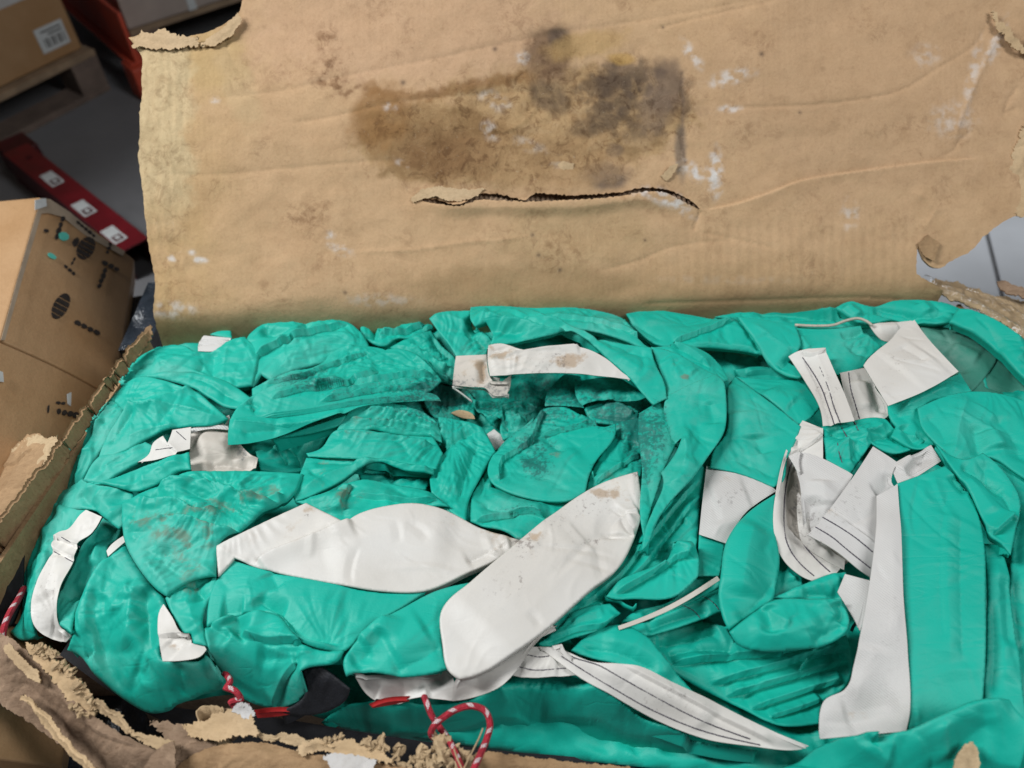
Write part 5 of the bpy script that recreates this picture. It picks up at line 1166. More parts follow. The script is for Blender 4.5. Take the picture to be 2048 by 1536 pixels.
W([(1115, 1251, 14), (1066, 1291, 12), (1041, 1330, 8), (1002, 1372), (942, 1396, -6), (905, 1402, -8), (910, 1362, 4), (930, 1345, 8), (1050, 1282, 12)], 6, [('V', 5, 8, [(925, 1360), (1000, 1318), (1080, 1268)])], crumple=.3)
W([(432, 1091, 10), (522, 1046, 11), (612, 1005, 11), (692, 1046, 9), (722, 1028, 10), (782, 1012, 10), (832, 1008, 10), (902, 1026, 9), (962, 1056, 8), (1044, 1080, 4), (1037, 1090, 6), (932, 1146, 9), (852, 1181, 7), (762, 1182, 6.5), (642, 1162, 6), (522, 1137, 6), (470, 1117, 6.5), (436, 1153, 6)], 9,
  [('S', 5, 9, [(706, 1042), (650, 1064), (590, 1086), (540, 1104), (510, 1124)], .06), ('R', 5, 40, [(640, 1110), (800, 1070), (920, 1070)]), ('r', 2, 5, [(434, 1094), (470, 1112), (500, 1124)]), ('v', 4, 5, [(930, 1125), (985, 1100), (1015, 1088)], .15), ('r', 4, 6, [(985, 1112), (1005, 1085), (1022, 1080)], .15)], crumple=.4, r=4, edge='fold', tuck=.4)
W([(1276, 942, 8), (1283, 1022, 10), (1267, 1082, 11), (1232, 1142, 13), (1182, 1182, 14), (1092, 1262, 17), (1022, 1312, 18), (952, 1350, 17), (919, 1358, 16), (896, 1340, 15), (885, 1290, 15), (883, 1221, 15), (942, 1166, 15), (1042, 1081, 13), (1142, 1001, 12), (1202, 966, 10)], 20,
  [('r', 6, 7, [(1245, 1028), (1262, 1022), (1278, 1018)], .15), ('S', 7, 8, [(1245, 1030), (1256, 1055), (1270, 1068)], .15), ('R', 5, 12, [(1235, 1070), (1240, 1040), (1250, 1025)]), ('V', 5, 12, [(1225, 1080), (1225, 1045), (1250, 1018)]), ('R', 6, 60, [(930, 1290), (1060, 1170), (1180, 1060)])], crumple=.35, r=5, edge='fold', tuck=.4)

# ---- right-hand white straps
w = W([(1680, 746), (1732, 735), (1756, 776), (1776, 812), (1776, 832), (1760, 842), (1708, 844), (1690, 792)], 2, [('R', 4, 14, [(1720, 760), (1740, 820)]), ('V', 5, 8, [(1745, 760), (1765, 830)])], mat='white', crumple=.5)
stitch(w, [(1697, 744), (1702, 780), (1711, 810), (1719, 838)], TS, .7)
w = W([(1577, 713, 14), (1600, 701, 18), (1650, 699, 18), (1668, 740, 18), (1690, 790, 16), (1709, 842, 14), (1646, 852, 12), (1640, 816, 12), (1610, 762, 12)], 16, [('s', 3, 3, [(1602, 708), (1622, 716), (1652, 702)], .1), ('r', 1.6, 3, [(1632, 716), (1655, 770), (1676, 846)], 0), ('v', 2, 2.5, [(1608, 716), (1640, 775), (1665, 848)], 0)], mat='white', crumple=.3)
stitch(w, [(1604, 714), (1622, 740), (1642, 775), (1655, 810), (1668, 848)], TS, .8); stitch(w, [(1628, 710), (1642, 740), (1658, 780), (1668, 815), (1680, 845)], TS, .8)
w = G([(1644, 852), (1700, 842), (1770, 837), (1792, 856), (1832, 862), (1852, 882), (1792, 907), (1742, 887), (1702, 948), (1652, 918), (1648, 882)], 6,
  [('V', 5, 8, [(1700, 860), (1710, 890), (1700, 930)]), ('r', 5, 6, [(1690, 870), (1740, 862), (1775, 845)]), ('r', 4, 5, [(1655, 905), (1690, 885), (1740, 880)]), ('v', 5, 5, [(1740, 882), (1790, 870), (1840, 882)], .1), ('r', 4, 4, [(1690, 870), (1700, 915), (1702, 935)]), ('v', 4, 4, [(1660, 860), (1690, 880)])], r=5, crumple=1.4)
stitch(w, [(1680, 846), (1690, 868), (1696, 878)], TS, .8); stitch(w, [(1708, 843), (1716, 860)], TS, .8); stitch(w, [(1675, 885), (1678, 905), (1684, 925)], TS, .7)
G([(1775, 811), (1850, 778), (1920, 744), (1944, 782), (1900, 797), (1852, 812), (1842, 832), (1857, 872), (1872, 888), (1832, 898), (1782, 872), (1792, 852), (1779, 832)], 8,
  [('V', 6, 8, [(1800, 850), (1830, 880), (1850, 870)]), ('r', 4, 6, [(1790, 830), (1840, 805), (1900, 780)]), ('R', 5, 12, [(1790, 825), (1850, 795), (1920, 765)]), ('r', 4, 5, [(1788, 860), (1820, 868), (1850, 880)])], r=6, crumple=.9)
W([(1829, 640, 18), (1851, 671, 20), (1882, 706, 22), (1917, 743, 22), (1862, 776, 22), (1776, 812, 20), (1751, 771, 20), (1727, 731, 18), (1737, 717, 18), (1782, 679, 18), (1802, 655, 18)], 20, [('R', 4, 30, [(1790, 740), (1860, 710)]), ('v', 2, 8, [(1800, 690), (1850, 730)])], crumple=.4)

# ---- right-hand greens
G([(1958, 902, 6), (2000, 925), (2090, 965), (2110, 1200), (2100, 1580, 0), (2050, 1560), (2036, 1402), (2026, 1202), (2031, 1062), (2036, 1032), (2000, 962)], 10, [('V', 6, 14, [(2040, 1020), (2035, 1150), (2048, 1350)]), ('R', 5, 14, [(2050, 1000), (2060, 1200)]), ('v', 3, 6, [(1990, 930), (2030, 1000), (2036, 1060)])], r=8, puff=3, crumple=.7)
G([(1968, 1086), (2000, 1089, 14), (2012, 1122), (2032, 1252), (2050, 1402), (2060, 1470), (2010, 1420), (1968, 1418), (1974, 1252)], 14, [('R', 4, 12, [(1990, 1110), (2000, 1250), (2010, 1380)]), ('V', 4, 10, [(2010, 1150), (2020, 1300)]), ('v', 3, 5, [(1985, 1200), (1990, 1320), (1985, 1400)])], r=5, puff=3, crumple=.4)
G([(1792, 967, 22), (1890, 931, 22), (1922, 962, 22), (1952, 1012, 22), (1969, 1082, 24), (1973, 1202, 24), (1973, 1302, 24), (1966, 1415, 18), (1902, 1438, 14), (1815, 1460, 12), (1818, 1402, 20), (1812, 1272, 22), (1803, 1152, 22), (1797, 1052, 22)], 22,
  [('R', 3, 12, [(1890, 1000), (1890, 1150), (1900, 1350)]), ('v', 1.6, 6, [(1900, 960), (1880, 1080), (1885, 1300)]), ('V', 4, 6, [(1905, 950), (1920, 975), (1935, 985)]), ('v', 1.6, 6, [(1920, 1010), (1918, 1150), (1925, 1350)])], r=6, puff=1.5, crumple=.35)
G([(1835, 816), (1892, 792), (1942, 782), (2002, 787), (2090, 815), (2090, 980), (2030, 944), (1992, 918), (1962, 912), (1930, 925), (1905, 930), (1880, 895), (1846, 856)], 14,
  [('r', 4, 9, [(1936, 786), (1918, 840), (1908, 890), (1902, 920)]), ('V', 5, 10, [(1952, 850), (1960, 900), (1972, 915)]), ('R', 6, 14, [(1975, 860), (2000, 900)]), ('V', 4, 12, [(1990, 830), (2030, 880), (2048, 930)]), ('v', 2.5, 8, [(1850, 830), (1880, 860), (1895, 900)])], r=4, puff=3, crumple=.6)
G([(1872, 888, 20), (1902, 910, 20), (1930, 918), (1966, 905), (2002, 935), (2042, 1002), (2032, 1062), (2022, 1110), (2008, 1092), (2002, 1086), (1982, 1072), (1962, 1032), (1932, 972), (1902, 932)], 24,
  [('v', 4, 5, [(1920, 930), (1965, 955), (2005, 985), (2028, 1032)], .1), ('s', 6, 5, [(1985, 1070), (2005, 1052), (2028, 1032)], .1), ('R', 3, 10, [(1930, 950), (1990, 1030)]), ('V', 4, 8, [(1970, 920), (1985, 970), (2010, 990)])], r=3.5, puff=2, crumple=.5)
# white ribbed straps
W([(1580, 915), (1625, 905), (1650, 1000), (1712, 1112), (1660, 1152), (1595, 1104), (1566, 1040)], -3, [('V', 4, 10, [(1600, 940), (1605, 1050)]), ('R', 4, 8, [(1625, 1000), (1650, 1090)])], mat='beige', crumple=.8)
w = W([(1605, 841, 6), (1646, 857, 8), (1646, 922, 8), (1620, 912, 6), (1592, 912, 4), (1577, 1000, 2), (1582, 1060, 2), (1612, 1090, 2), (1684, 1132, 2), (1660, 1158, 4), (1640, 1164, 4), (1602, 1152, 6), (1562, 1112, 8), (1546, 1050, 10), (1556, 960, 10), (1576, 890, 8)], 7,
  [('V', 7, 9, [(1592, 920), (1588, 1000), (1592, 1062)]), ('R', 3, 8, [(1562, 990), (1562, 1060), (1590, 1110)]), ('s', 3, 4, [(1582, 908), (1620, 890), (1645, 870)], .1), ('v', 3, 5, [(1590, 880), (1600, 900)])], mat='white', crumple=.6)
stitch(w, [(1586, 915), (1574, 960), (1568, 1020), (1572, 1080), (1592, 1118), (1628, 1152)], TS, .8); stitch(w, [(1598, 1000), (1600, 1050), (1606, 1086), (1630, 1116), (1660, 1144)], TS, .8)
W([(1596, 985, 0), (1606, 1000), (1640, 1080, 0), (1690, 1120, 0), (1688, 1140), (1650, 1120), (1605, 1085), (1594, 1030)], 3, [('R', 3, 6, [(1605, 1020), (1620, 1075), (1670, 1115)])], mat='white', crumple=.6)
W([(1577, 913, 14), (1602, 905, 16), (1692, 941, 16), (1706, 950, 16), (1680, 1000, 14), (1642, 1052, 10), (1628, 1072, 8), (1615, 1060, 8), (1605, 1020, 10), (1598, 960, 14)], 13, [('V', 6, 8, [(1626, 990), (1626, 1030), (1624, 1066)]), ('s', 3, 3, [(1600, 952), (1596, 925), (1600, 908)], .1), ('R', 4, 12, [(1640, 960), (1650, 1010)])], mat='twill')
W([(1780, 931, 16), (1862, 890, 18), (1882, 922, 16), (1842, 947, 18), (1796, 968, 18)], 17, [('V', 7, 8, [(1815, 955), (1835, 925), (1862, 900)]), ('R', 5, 8, [(1800, 945), (1830, 912)])], mat='twill', crumple=.6)
w = W([(1746, 893, 16), (1782, 916, 18), (1797, 927, 18), (1786, 942, 18), (1791, 970, 18), (1757, 992, 18), (1752, 1080, 18), (1746, 1158, 12), (1722, 1142, 16), (1672, 1102, 18), (1615, 1070, 18), (1642, 1040, 18), (1702, 960, 18)], 18,
  [('s', 3, 3, [(1752, 1092), (1700, 1052), (1652, 1020)], 0), ('V', 5, 9, [(1785, 945), (1770, 975), (1745, 985)])], mat='twill', crumple=.4)
stitch(w, [(1644, 1034), (1680, 1055), (1710, 1075), (1745, 1104)], TS, .8); stitch(w, [(1630, 1054), (1665, 1075), (1690, 1096), (1740, 1136)], TS, .8)
W([(1690, 1148, 14), (1739, 1161, 18), (1736, 1200, 18), (1720, 1262, 14), (1708, 1238, 12), (1675, 1184, 12)], 14, mat='twill', crumple=.3)
tube('zip_pull', np.array([HEAP.xyz(HEAP.uv(np.array([x]), np.array([y]), np.array([6.0])), np.array([0.006]))[0] for x, y in [(1712, 1246), (1706, 1254), (1703, 1262)]]), 0.0018, M['thread'], tarp, 6)
W([(1753, 992, 22), (1772, 982, 24), (1795, 968, 24), (1801, 1060, 25), (1806, 1200, 25), (1815, 1302, 25), (1820, 1420, 20), (1812, 1462, 12), (1640, 1478, 4), (1638, 1456, 8), (1648, 1402, 14), (1692, 1376, 20), (1706, 1332, 22), (1726, 1242, 24), (1741, 1152, 24), (1752, 1050, 24)], 23,
  [('R', 4, 14, [(1690, 1385), (1720, 1370), (1745, 1290)]), ('V', 4, 16, [(1690, 1420), (1740, 1410), (1800, 1400)]), ('R', 2, 14, [(1775, 1010), (1780, 1200), (1770, 1330)])], mat='twill', crumple=.35)
# ---- bottom right roll
G([(1560, 1536, -30), (1600, 1520, -20), (1640, 1490, 0), (1690, 1472, 20), (1752, 1468, 30), (1822, 1457, 36), (1880, 1432, 40), (1944, 1404, 42), (2016, 1400, 40), (2050, 1452, 36), (2090, 1500, 30), (2090, 1620, 10), (1800, 1640, 0), (1560, 1620, -30)], 26,
  [('S', 8, 9, [(1720, 1500), (1740, 1480), (1756, 1474)], .1), ('r', 5, 8, [(1690, 1480), (1700, 1500), (1770, 1536)], .1), ('R', 6, 20, [(1760, 1490), (1860, 1460), (1980, 1420)]), ('V', 6, 10, [(1640, 1520), (1650, 1500), (1680, 1490)]), ('s', 7, 7, [(2012, 1560), (2010, 1480), (2014, 1404)], .06), ('v', 4, 8, [(1770, 1475), (1840, 1520), (1860, 1560)]), ('V', 5, 12, [(1950, 1470), (1900, 1500), (1890, 1540)]), ('r', 3, 8, [(1840, 1475), (1880, 1530)])], r=16, puff=6, crumple=.7)

# ------------------------------------------------------------------ small things in the box
def heap_path(pts, step=4):
    pl = smooth_outline(pts, False, step, 70)
    uv = HEAP.uv(pl[:, 0], pl[:, 1], pl[:, 2]); return HEAP.xyz(uv, pl[:, 2] / 1000)
rope = tube('rope', heap_path([(848, 1392, -18), (852, 1402, -6), (862, 1428, 0), (880, 1456, 4), (895, 1476, 10), (908, 1500, 14), (925, 1540, 16), (934, 1575, 12), (945, 1545, 18), (960, 1510, 22), (974, 1476, 24), (980, 1448, 22),
     (970, 1422, 18), (945, 1412, 16), (915, 1418, 16), (888, 1434, 18), (868, 1452, 18), (862, 1468, 10), (870, 1478, 0), (874, 1486, -14)], 3), 0.0036, M['rope'], None, 10)
tag(rope, 'red rope with white flecks looped over the torn front edge', 'rope', 'red ropes in the box')
r2 = tube('rope', heap_path([(448, 1346, -34), (460, 1362, -22), (452, 1376, -14), (470, 1382, -12), (482, 1398, -14), (462, 1404, -20), (474, 1420, -30), (500, 1412, -36)], 3), 0.0036, M['rope'], None, 10)
tag(r2, 'short knotted end of red rope beside the black rubber piece', 'rope', 'red ropes in the box')
r3 = tube('rope', heap_path([(48, 1176, -60), (36, 1200, -50), (22, 1222, -44), (10, 1250, -44), (6, 1276, -48), (20, 1300, -60)], 3), 0.0040, M['rope'], None, 10)
tag(r3, 'red rope at the left edge against dark webbing', 'rope', 'red ropes in the box')
rs = sheet('red_strap', [(738, 1408, -20), (770, 1396, -16), (820, 1392, -18), (818, 1402, -24), (780, 1410, -26), (745, 1416, -26)], M['red_strap'], None, edge='cut', attrs=False, crumple=.5)
tag(rs.ob, 'small flat red strap under the white folded band', 'strap', 'red straps in the box')
rs2 = sheet('red_strap', [(508, 1420, -48), (560, 1414, -44), (620, 1420, -46), (560, 1432, -52), (515, 1436, -54)], M['red_strap'], None, edge='cut', attrs=False, crumple=.5)
tag(rs2.ob, 'dark red strap half hidden beneath the black rubber piece', 'strap', 'red straps in the box')
bk = sheet('rubber_piece', [(604, 1342, -10), (625, 1330, -8), (645, 1334, -6), (672, 1352, -8), (700, 1376, -12), (692, 1398, -22), (650, 1424, -36), (600, 1430, -44), (555, 1422, -48), (604, 1396, -30), (612, 1378, -20)], M['black'], None,
   attrs=False, crumple=1.2, r=10, creases=[('R', 4, 10, [(620, 1350), (660, 1385)])])
tag(bk.ob, 'scuffed black rubber piece showing between the green folds', 'rubber')
bw = sheet('webbing', [(-40, 1100, -50), (20, 1085, -40), (52, 1070, -36), (48, 1120, -50), (42, 1200, -60), (20, 1250, -70), (-40, 1240, -70)], M['black_strap'], None, attrs=False, crumple=.8, wr=[(10, 12, 1.2, 6)])
tag(bw.ob, 'black webbing between the green cloth and the left box wall', 'webbing')

# black sheet standing in for the deep shade of the front gap
gap = sheet('gap_shade_sheet', [(520, 1430, -70), (700, 1460, -74), (900, 1490, -76), (1100, 1510, -76), (1500, 1530, -76), (1620, 1500, -60), (1660, 1560, -90), (900, 1580, -120), (500, 1500, -110), (300, 1430, -100), (120, 1310, -90), (140, 1280, -80), (300, 1400, -80)], M['black_strap'], boxE, attrs=False, crumple=2, res=5, edge='none')

# ------------------------------------------------------------------ torn front edge of the carton
TW = [(20, 14, 1.5, 3)]
ragged('torn_board', [(-60, 1262, -30), (0, 1268, -24), (30, 1282, -18), (60, 1310, -12), (100, 1352, -8), (150, 1400, -6), (200, 1440, -6), (262, 1478, -6), (330, 1500, -6), (360, 1490, -8), (360, 1540, -24), (330, 1620, -60), (240, 1600, -60), (120, 1490, -50), (0, 1408, -50), (-60, 1380, -60)], M['torn_dark'], jag=3, cr=3.5, thick=4,
   creases=[('r', 6, 8, [(40, 1390), (110, 1420), (170, 1500)]), ('v', 5, 8, [(20, 1320), (80, 1390), (160, 1450)]), ('s', 6, 8, [(140, 1410), (200, 1470), (300, 1510)])], wr=TW)
ragged('torn_board', [(52, 1286, -6), (80, 1290, -2), (104, 1300, 0), (110, 1316, 0), (128, 1330, 2), (146, 1338, 2), (146, 1352, 2), (176, 1384, 2), (176, 1402, 0), (190, 1410, 0), (196, 1430, -2), (176, 1440, -4), (140, 1404, -4), (112, 1372, -6), (90, 1338, -6), (60, 1306, -8)], M['peel'], jag=6, cr=3.5, wr=TW)
ragged('torn_board', [(8, 1292, -6), (20, 1286, -2), (50, 1318, 4), (76, 1344, 6), (80, 1366, 6), (62, 1358, 2), (34, 1330, -2), (12, 1308, -6)], M['torn'], jag=3, cr=2)
ragged('torn_board', [(40, 1390, -6), (60, 1398, -2), (78, 1414, 2), (100, 1432, 4), (120, 1462, 4), (150, 1494, 4), (196, 1540, 0), (180, 1550, -10), (130, 1500, -8), (96, 1462, -8), (70, 1426, -8)], M['peel'], jag=3, cr=2)
ragged('torn_board', [(176, 1406, -2), (190, 1396, 4), (212, 1408, 8), (232, 1424, 10), (246, 1432, 10), (256, 1450, 10), (270, 1464, 8), (300, 1470, 8), (346, 1482, 8), (340, 1494, 4), (312, 1496, 2), (272, 1478, 2), (240, 1456, 2), (206, 1426, 0)], M['torn'], jag=4, cr=2.5)
ragged('torn_board', [(250, 1600, -30), (290, 1530, -4), (316, 1500, 4), (346, 1480, 8), (350, 1540, 0), (330, 1600, -20)], M['torn_dark'], jag=2, cr=1.5)
ragged('torn_board', [(300, 1440, -16), (350, 1448, -14), (380, 1452, -8), (420, 1478, -8), (440, 1500, -12), (400, 1540, -20), (350, 1520, -16), (330, 1480, -14)], M['torn_dark'], jag=5, cr=3)
ragged('torn_board', [(362, 1450, 2), (400, 1442, 4), (430, 1430, 6), (462, 1418, 8), (500, 1420, 10), (506, 1438, 10), (516, 1460, 8), (512, 1474, 6), (470, 1472, 4), (440, 1482, 2), (400, 1478, 0), (372, 1462, 0)], M['peel'], jag=5, cr=2.5)
ragged('torn_board', [(462, 1420, 10), (480, 1402, 14), (502, 1412, 12), (512, 1432, 10), (486, 1440, 10)], M['paper'], jag=4, cr=1.5, thick=.8)
ragged('torn_board', [(508, 1462, 4), (540, 1468, 4), (566, 1464, 6), (600, 1474, 4), (620, 1486, 4), (600, 1492, 0), (560, 1484, 0), (520, 1478, 0)], M['torn'], jag=3, cr=2)
ragged('torn_board', [(330, 1560, -30), (370, 1520, -14), (420, 1496, -8), (470, 1486, -4), (540, 1488, -4), (600, 1504, -2), (700, 1516, 0), (830, 1540, 0), (900, 1570, -4), (900, 1640, -30), (330, 1640, -50)], M['board'], jag=2, cr=1.2, thick=4, wr=[(25, 10, .8, 6)])
ragged('torn_board', [(592, 1500, 6), (606, 1488, 10), (630, 1478, 12), (660, 1482, 12), (690, 1474, 14), (720, 1484, 12), (770, 1490, 12), (776, 1512, 10), (790, 1524, 8), (740, 1520, 6), (680, 1508, 4), (630, 1504, 2), (604, 1512, 4)], M['peel'], jag=5, cr=2.2, thick=4)
ragged('torn_board', [(646, 1512, 8), (690, 1508, 9), (756, 1518, 9), (748, 1532, 8), (760, 1560, 4), (680, 1560, 4), (660, 1536, 6)], M['paper'], jag=3, cr=.8, thick=.8)
ragged('torn_board', [(930, 1514, -6), (972, 1502, -4), (1010, 1508, -4), (1060, 1514, -6), (1160, 1526, -8), (1260, 1534, -10), (1270, 1580, -30), (930, 1580, -30)], M['board'], jag=3, cr=1.6, thick=4)
# curled roll of board
def ring(cx, cy, h, r, w, mat):
    """open roll of peeled ply, its mouth turned up"""
    c = HEAP.xyz(HEAP.uv(np.array([float(cx)]), np.array([float(cy)]), np.array([float(h)])), np.array([h / 1000.0]))[0]
    V = []; F = []; k = 30; rn_ = random.Random(cx)
    for i in range(k):
        t = 0.4 + 6.6 * i / (k - 1); rr = r * (1 + 0.10 * math.sin(3 * t) + 0.16 * i / k); top = rn_.uniform(-.12, .12) * r
        for s in (0, 1, 2):
            V.append(c + np.array([rr * math.cos(t) * (1 - .08 * s), 0.75 * rr * math.sin(t) - 0.18 * s * w, top * (s == 0) - 0.5 * s * w]))
    for i in range(k - 1):
        for s in (0, 1):
            a = i * 3 + s; F.append((a, a + 1, a + 4, a + 3))
    ob = mesh('curled_ply', V, F, mat, boxE, True)
    m = ob.modifiers.new('thickness', 'SOLIDIFY'); m.thickness = 0.0016
    return ob
ring(418, 1428, 0, 0.0135, 0.06, M['torn'])
ring(452, 1424, -6, 0.006, 0.04, M['torn_dark'])
# crumbs of board: lumps of torn pulp along the edge
def lump(px, py, h, s, mat, parent):
    """a few torn flakes of board pulp"""
    c = HEAP.xyz(HEAP.uv(np.array([float(px)]), np.array([float(py)]), np.array([float(h)])), np.array([h / 1000.0]))[0]
    rn_ = random.Random(int(px * 31 + py)); V = []; F = []
    for q in range(5):
        k = 9; rot = Matrix.Rotation(rn_.uniform(0, 6.3), 3, 'Z') @ Matrix.Rotation(rn_.uniform(-1.1, 1.1), 3, 'X')
        o = Vector(c) + Vector((rn_.uniform(-1, 1), rn_.uniform(-1, 1), rn_.uniform(-.3, .6))) * s * 0.8
        b = len(V); sz = s * rn_.uniform(.5, 1.0); V.append(o + rot @ Vector((0, 0, sz * 0.25)))
        for i in range(k):
            a = 2 * math.pi * i / k; rr = sz * rn_.uniform(.55, 1.15)
            V.append(o + rot @ Vector((rr * math.cos(a), 0.7 * rr * math.sin(a), sz * 0.3 * math.cos(2 * a))))
        F += [(b, b + 1 + i, b + 1 + (i + 1) % k) for i in range(k)]
    ob = mesh('torn_flakes', V, F, mat, parent, False)
    m = ob.modifiers.new('thickness', 'SOLIDIFY'); m.thickness = 0.0009
    return ob
for (x, y, h, s) in [(760, 1482, 14, .007), (742, 1486, 14, .006), (728, 1480, 14, .005), (772, 1496, 14, .006), (800, 1502, 6, .006), (792, 1512, 6, .005), (870, 1496, 8, .011), (884, 1486, 10, .009), (896, 1500, 10, .010), (858, 1512, 8, .009), (842, 1520, 6, .008), (884, 1516, 8, .012),
                     (826, 1526, 4, .007), (868, 1530, 6, .009), (902, 1524, 6, .010), (812, 1534, 2, .006), (846, 1536, 4, .007), (676, 1478, 14, .005), (656, 1482, 13, .005), (100, 1312, 4, .006), (82, 1300, 3, .006), (70, 1298, 2, .005), (120, 1330, 4, .006), (138, 1344, 4, .006), (160, 1376, 4, .007),
                     (176, 1398, 3, .006), (150, 1420, 0, .006), (168, 1424, 0, .006), (186, 1420, 0, .006), (110, 1306, 4, .005), (916, 1508, 8, .008), (930, 1520, 6, .008)]:
    lump(x, y, h, s, M['torn'], boxE)
# a scrap of board caught in the roll of cloth at the lower right
ragged('board_scrap', [(1905, 1620, 40), (1908, 1530, 56), (1916, 1505, 58), (1932, 1490, 58), (1946, 1482, 56), (1954, 1500, 56), (1960, 1540, 54), (1962, 1620, 40)], M['torn'], jag=2.5, cr=.8, thick=3)
# slivers of fibre by the rope
for q in ([(924, 1545, 20), (940, 1512, 26), (958, 1476, 28), (966, 1456, 26)], [(904, 1480, 12), (912, 1510, 20), (934, 1556, 18)]):
    tube('fibre_sliver', heap_path(q, 6), 0.0009, M['torn'], boxE, 5)

# right-hand side: torn side flap under clear tape
ragged('torn_board', [(1842, 562, -2), (1880, 560, -6), (1930, 572, -14), (1990, 590, -22), (2090, 612, -36), (2090, 720, -20), (2020, 660, -4), (1960, 625, 2), (1900, 598, 2), (1862, 578, 2)], M['torn'], jag=4, cr=3, thick=4,
   creases=[('r', 4, 6, [(1890, 575), (1960, 605), (2048, 650)])])
ragged('torn_board', [(1996, 564, -6), (2010, 560, -2), (2040, 576, 0), (2090, 590, -4), (2090, 606, -8), (2030, 592, -8), (2002, 580, -8)], M['torn_dark'], jag=3, cr=2)
fm = sheet('packing_tape', [(1836, 552, 8), (1880, 556, 6), (1940, 572, 2), (2000, 590, -2), (2090, 618, -4), (2090, 712, 4), (2020, 664, 10), (1960, 628, 12), (1900, 596, 12), (1860, 572, 10)], M['film'], None, edge='none', attrs=False, crumple=1.2,
   creases=[('r', 7, 4, [(1842, 556), (1900, 590), (1960, 622), (2048, 672)], .02), ('r', 5, 4, [(1930, 574), (1990, 600), (2060, 640)], .05), ('v', 4, 6, [(1890, 570), (1960, 606), (2048, 650)], .05)])
tag(fm.ob, 'clear creased packing tape over the torn right corner of the box', 'tape')

# ------------------------------------------------------------------ behind the box, left
def quad_on(z, pts):
    p = np.array(pts, float); return on_z(p[:, 0], p[:, 1], z)
# a row of two cartons: their tops fall away to the left, their bulging sides face the box
ZC = 0.53
A, E = quad_on(ZC, [(80, 394), (-2, 682)])
vv = (E - A); L1 = np.linalg.norm(vv); vv = vv / L1
nn_ = np.array([-vv[1], vv[0], 0]); nn_ = nn_ if nn_[0] > 0 else -nn_            # towards the box
SL = 58.0
dn_ = nn_ * math.cos(R(SL)) - np.array([0, 0, math.sin(R(SL))])                  # down the side
SIDE = PlaneFrame(A, vv, -dn_)
def carton_body(name, o, L, hs, tw, mat, parent):
    """carton with a bulging side: section swept along the row"""
    sec = [(0, 0)]
    for k in range(1, 9):
        t = k / 8; sec.append((hs * t, 0.006 * math.sin(math.pi * t)))
    V = []; F = []
    for e in (0, 1):
        b = o + vv * L * e
        ring_ = [b + dn_ * s + (nn_ * math.sin(R(SL)) + np.array([0, 0, math.cos(R(SL))])) * q for s, q in sec]
        ring_ += [np.array([ring_[-1][0], ring_[-1][1], 0.30]) - nn_ * 0.02, np.array([*(b - nn_ * tw)[:2], 0.30]), b - nn_ * tw + np.array([0, 0, 0.012])]
        V += ring_
    n_ = len(V) // 2
    F = [(i, (i + 1) % n_, n_ + (i + 1) % n_, n_ + i) for i in range(n_)] + [tuple(range(n_))[::-1], tuple(range(n_, 2 * n_))]
    ob = mesh(name, V, F, mat, parent)
    m = ob.modifiers.new('bevel', 'BEVEL'); m.width = 0.003; m.segments = 2; m.limit_method = 'ANGLE'
    return ob
carton = thing('carton', (*(A + vv * L1 / 2)[:2], 0.30), 'film-wrapped brown carton printed with black round emblems beside the open box', 'carton', 'cartons in a row beside the box')
carton_body('body', A, L1 - 0.002, 0.20, 0.30, M['carton'], carton)
cnext = thing('carton', (*(E + vv * 0.3)[:2], 0.30), 'brown carton next to the emblem carton, nearest the box wall', 'carton', 'cartons in a row beside the box')
carton_body('body', E + vv * 0.001 + dn_ * 0.0, 0.6, 0.20, 0.30, M['carton'], cnext)
def patch(name, pts, lift, mat, parent, th=0.0006, frame=None):
    fr = frame or SIDE
    p = np.array(pts, float); uv = fr.uv(p[:, 0], p[:, 1], np.full(len(p), 7.0 + lift))
    P = fr.xyz(uv, np.full(len(p), (7.0 + lift) / 1000)); n = len(P)
    V = list(P) + [q - fr.n * th for q in P]
    a = uv[1] - uv[0]; ar = 0.5 * np.sum(uv[:, 0] * np.roll(uv[:, 1], -1) - np.roll(uv[:, 0], -1) * uv[:, 1])
    f = tuple(range(n)) if ar > 0 else tuple(range(n))[::-1]
    return mesh(name, V, [f] + [(i, n + i, n + (i + 1) % n, (i + 1) % n) for i in range(n)], mat, parent)
if SIDE.n @ (CAM - A) < 0: SIDE.n = -SIDE.n
def smudge(name, x, y, w, h, ang, mat=None, blobs=3, parent=None):
    """a printed mark: characters blurred past reading, as strokes of ink on the board"""
    c, s = math.cos(R(ang)), math.sin(R(ang))
    rnd = random.Random(int(x * 7 + y))
    for i in range(blobs):
        t = (i + .5) / blobs - .5
        cx, cy = x + t * w * c, y + t * w * s
        ww = w / blobs * rnd.uniform(.9, 1.3); hh = h * rnd.uniform(.7, 1.0)
        pts = []
        for k in range(9):
            a = 2 * math.pi * k / 9; rr = rnd.uniform(.75, 1.0)
            ux, uy = math.cos(a) * ww / 2 * rr, math.sin(a) * hh / 2 * rr
            pts.append((cx + ux * c - uy * s, cy + ux * s + uy * c))
        patch(name, pts, 0.8, mat or M['ink'], parent or carton)
def logo(x, y, rx, ry, ang):
    """round emblem cut by slanting pale bars"""
    c, s = math.cos(R(ang)), math.sin(R(ang))
    for (v0, v1) in [(-.98, -.55), (-.46, -.14), (-.06, .22), (.30, .62), (.70, .98)]:
        pts = []
        for k in range(7):
            v = v0 + (v1 - v0) * k / 6; pts.append((math.sqrt(max(0, 1 - v * v)), v))
        for k in range(7):
            v = v1 + (v0 - v1) * k / 6; pts.append((-math.sqrt(max(0, 1 - v * v)), v))
        patch('printed_emblem', [(x + a * rx * c - b * ry * s, y + a * rx * s + b * ry * c) for a, b in pts], 0.8, M['ink'], carton)
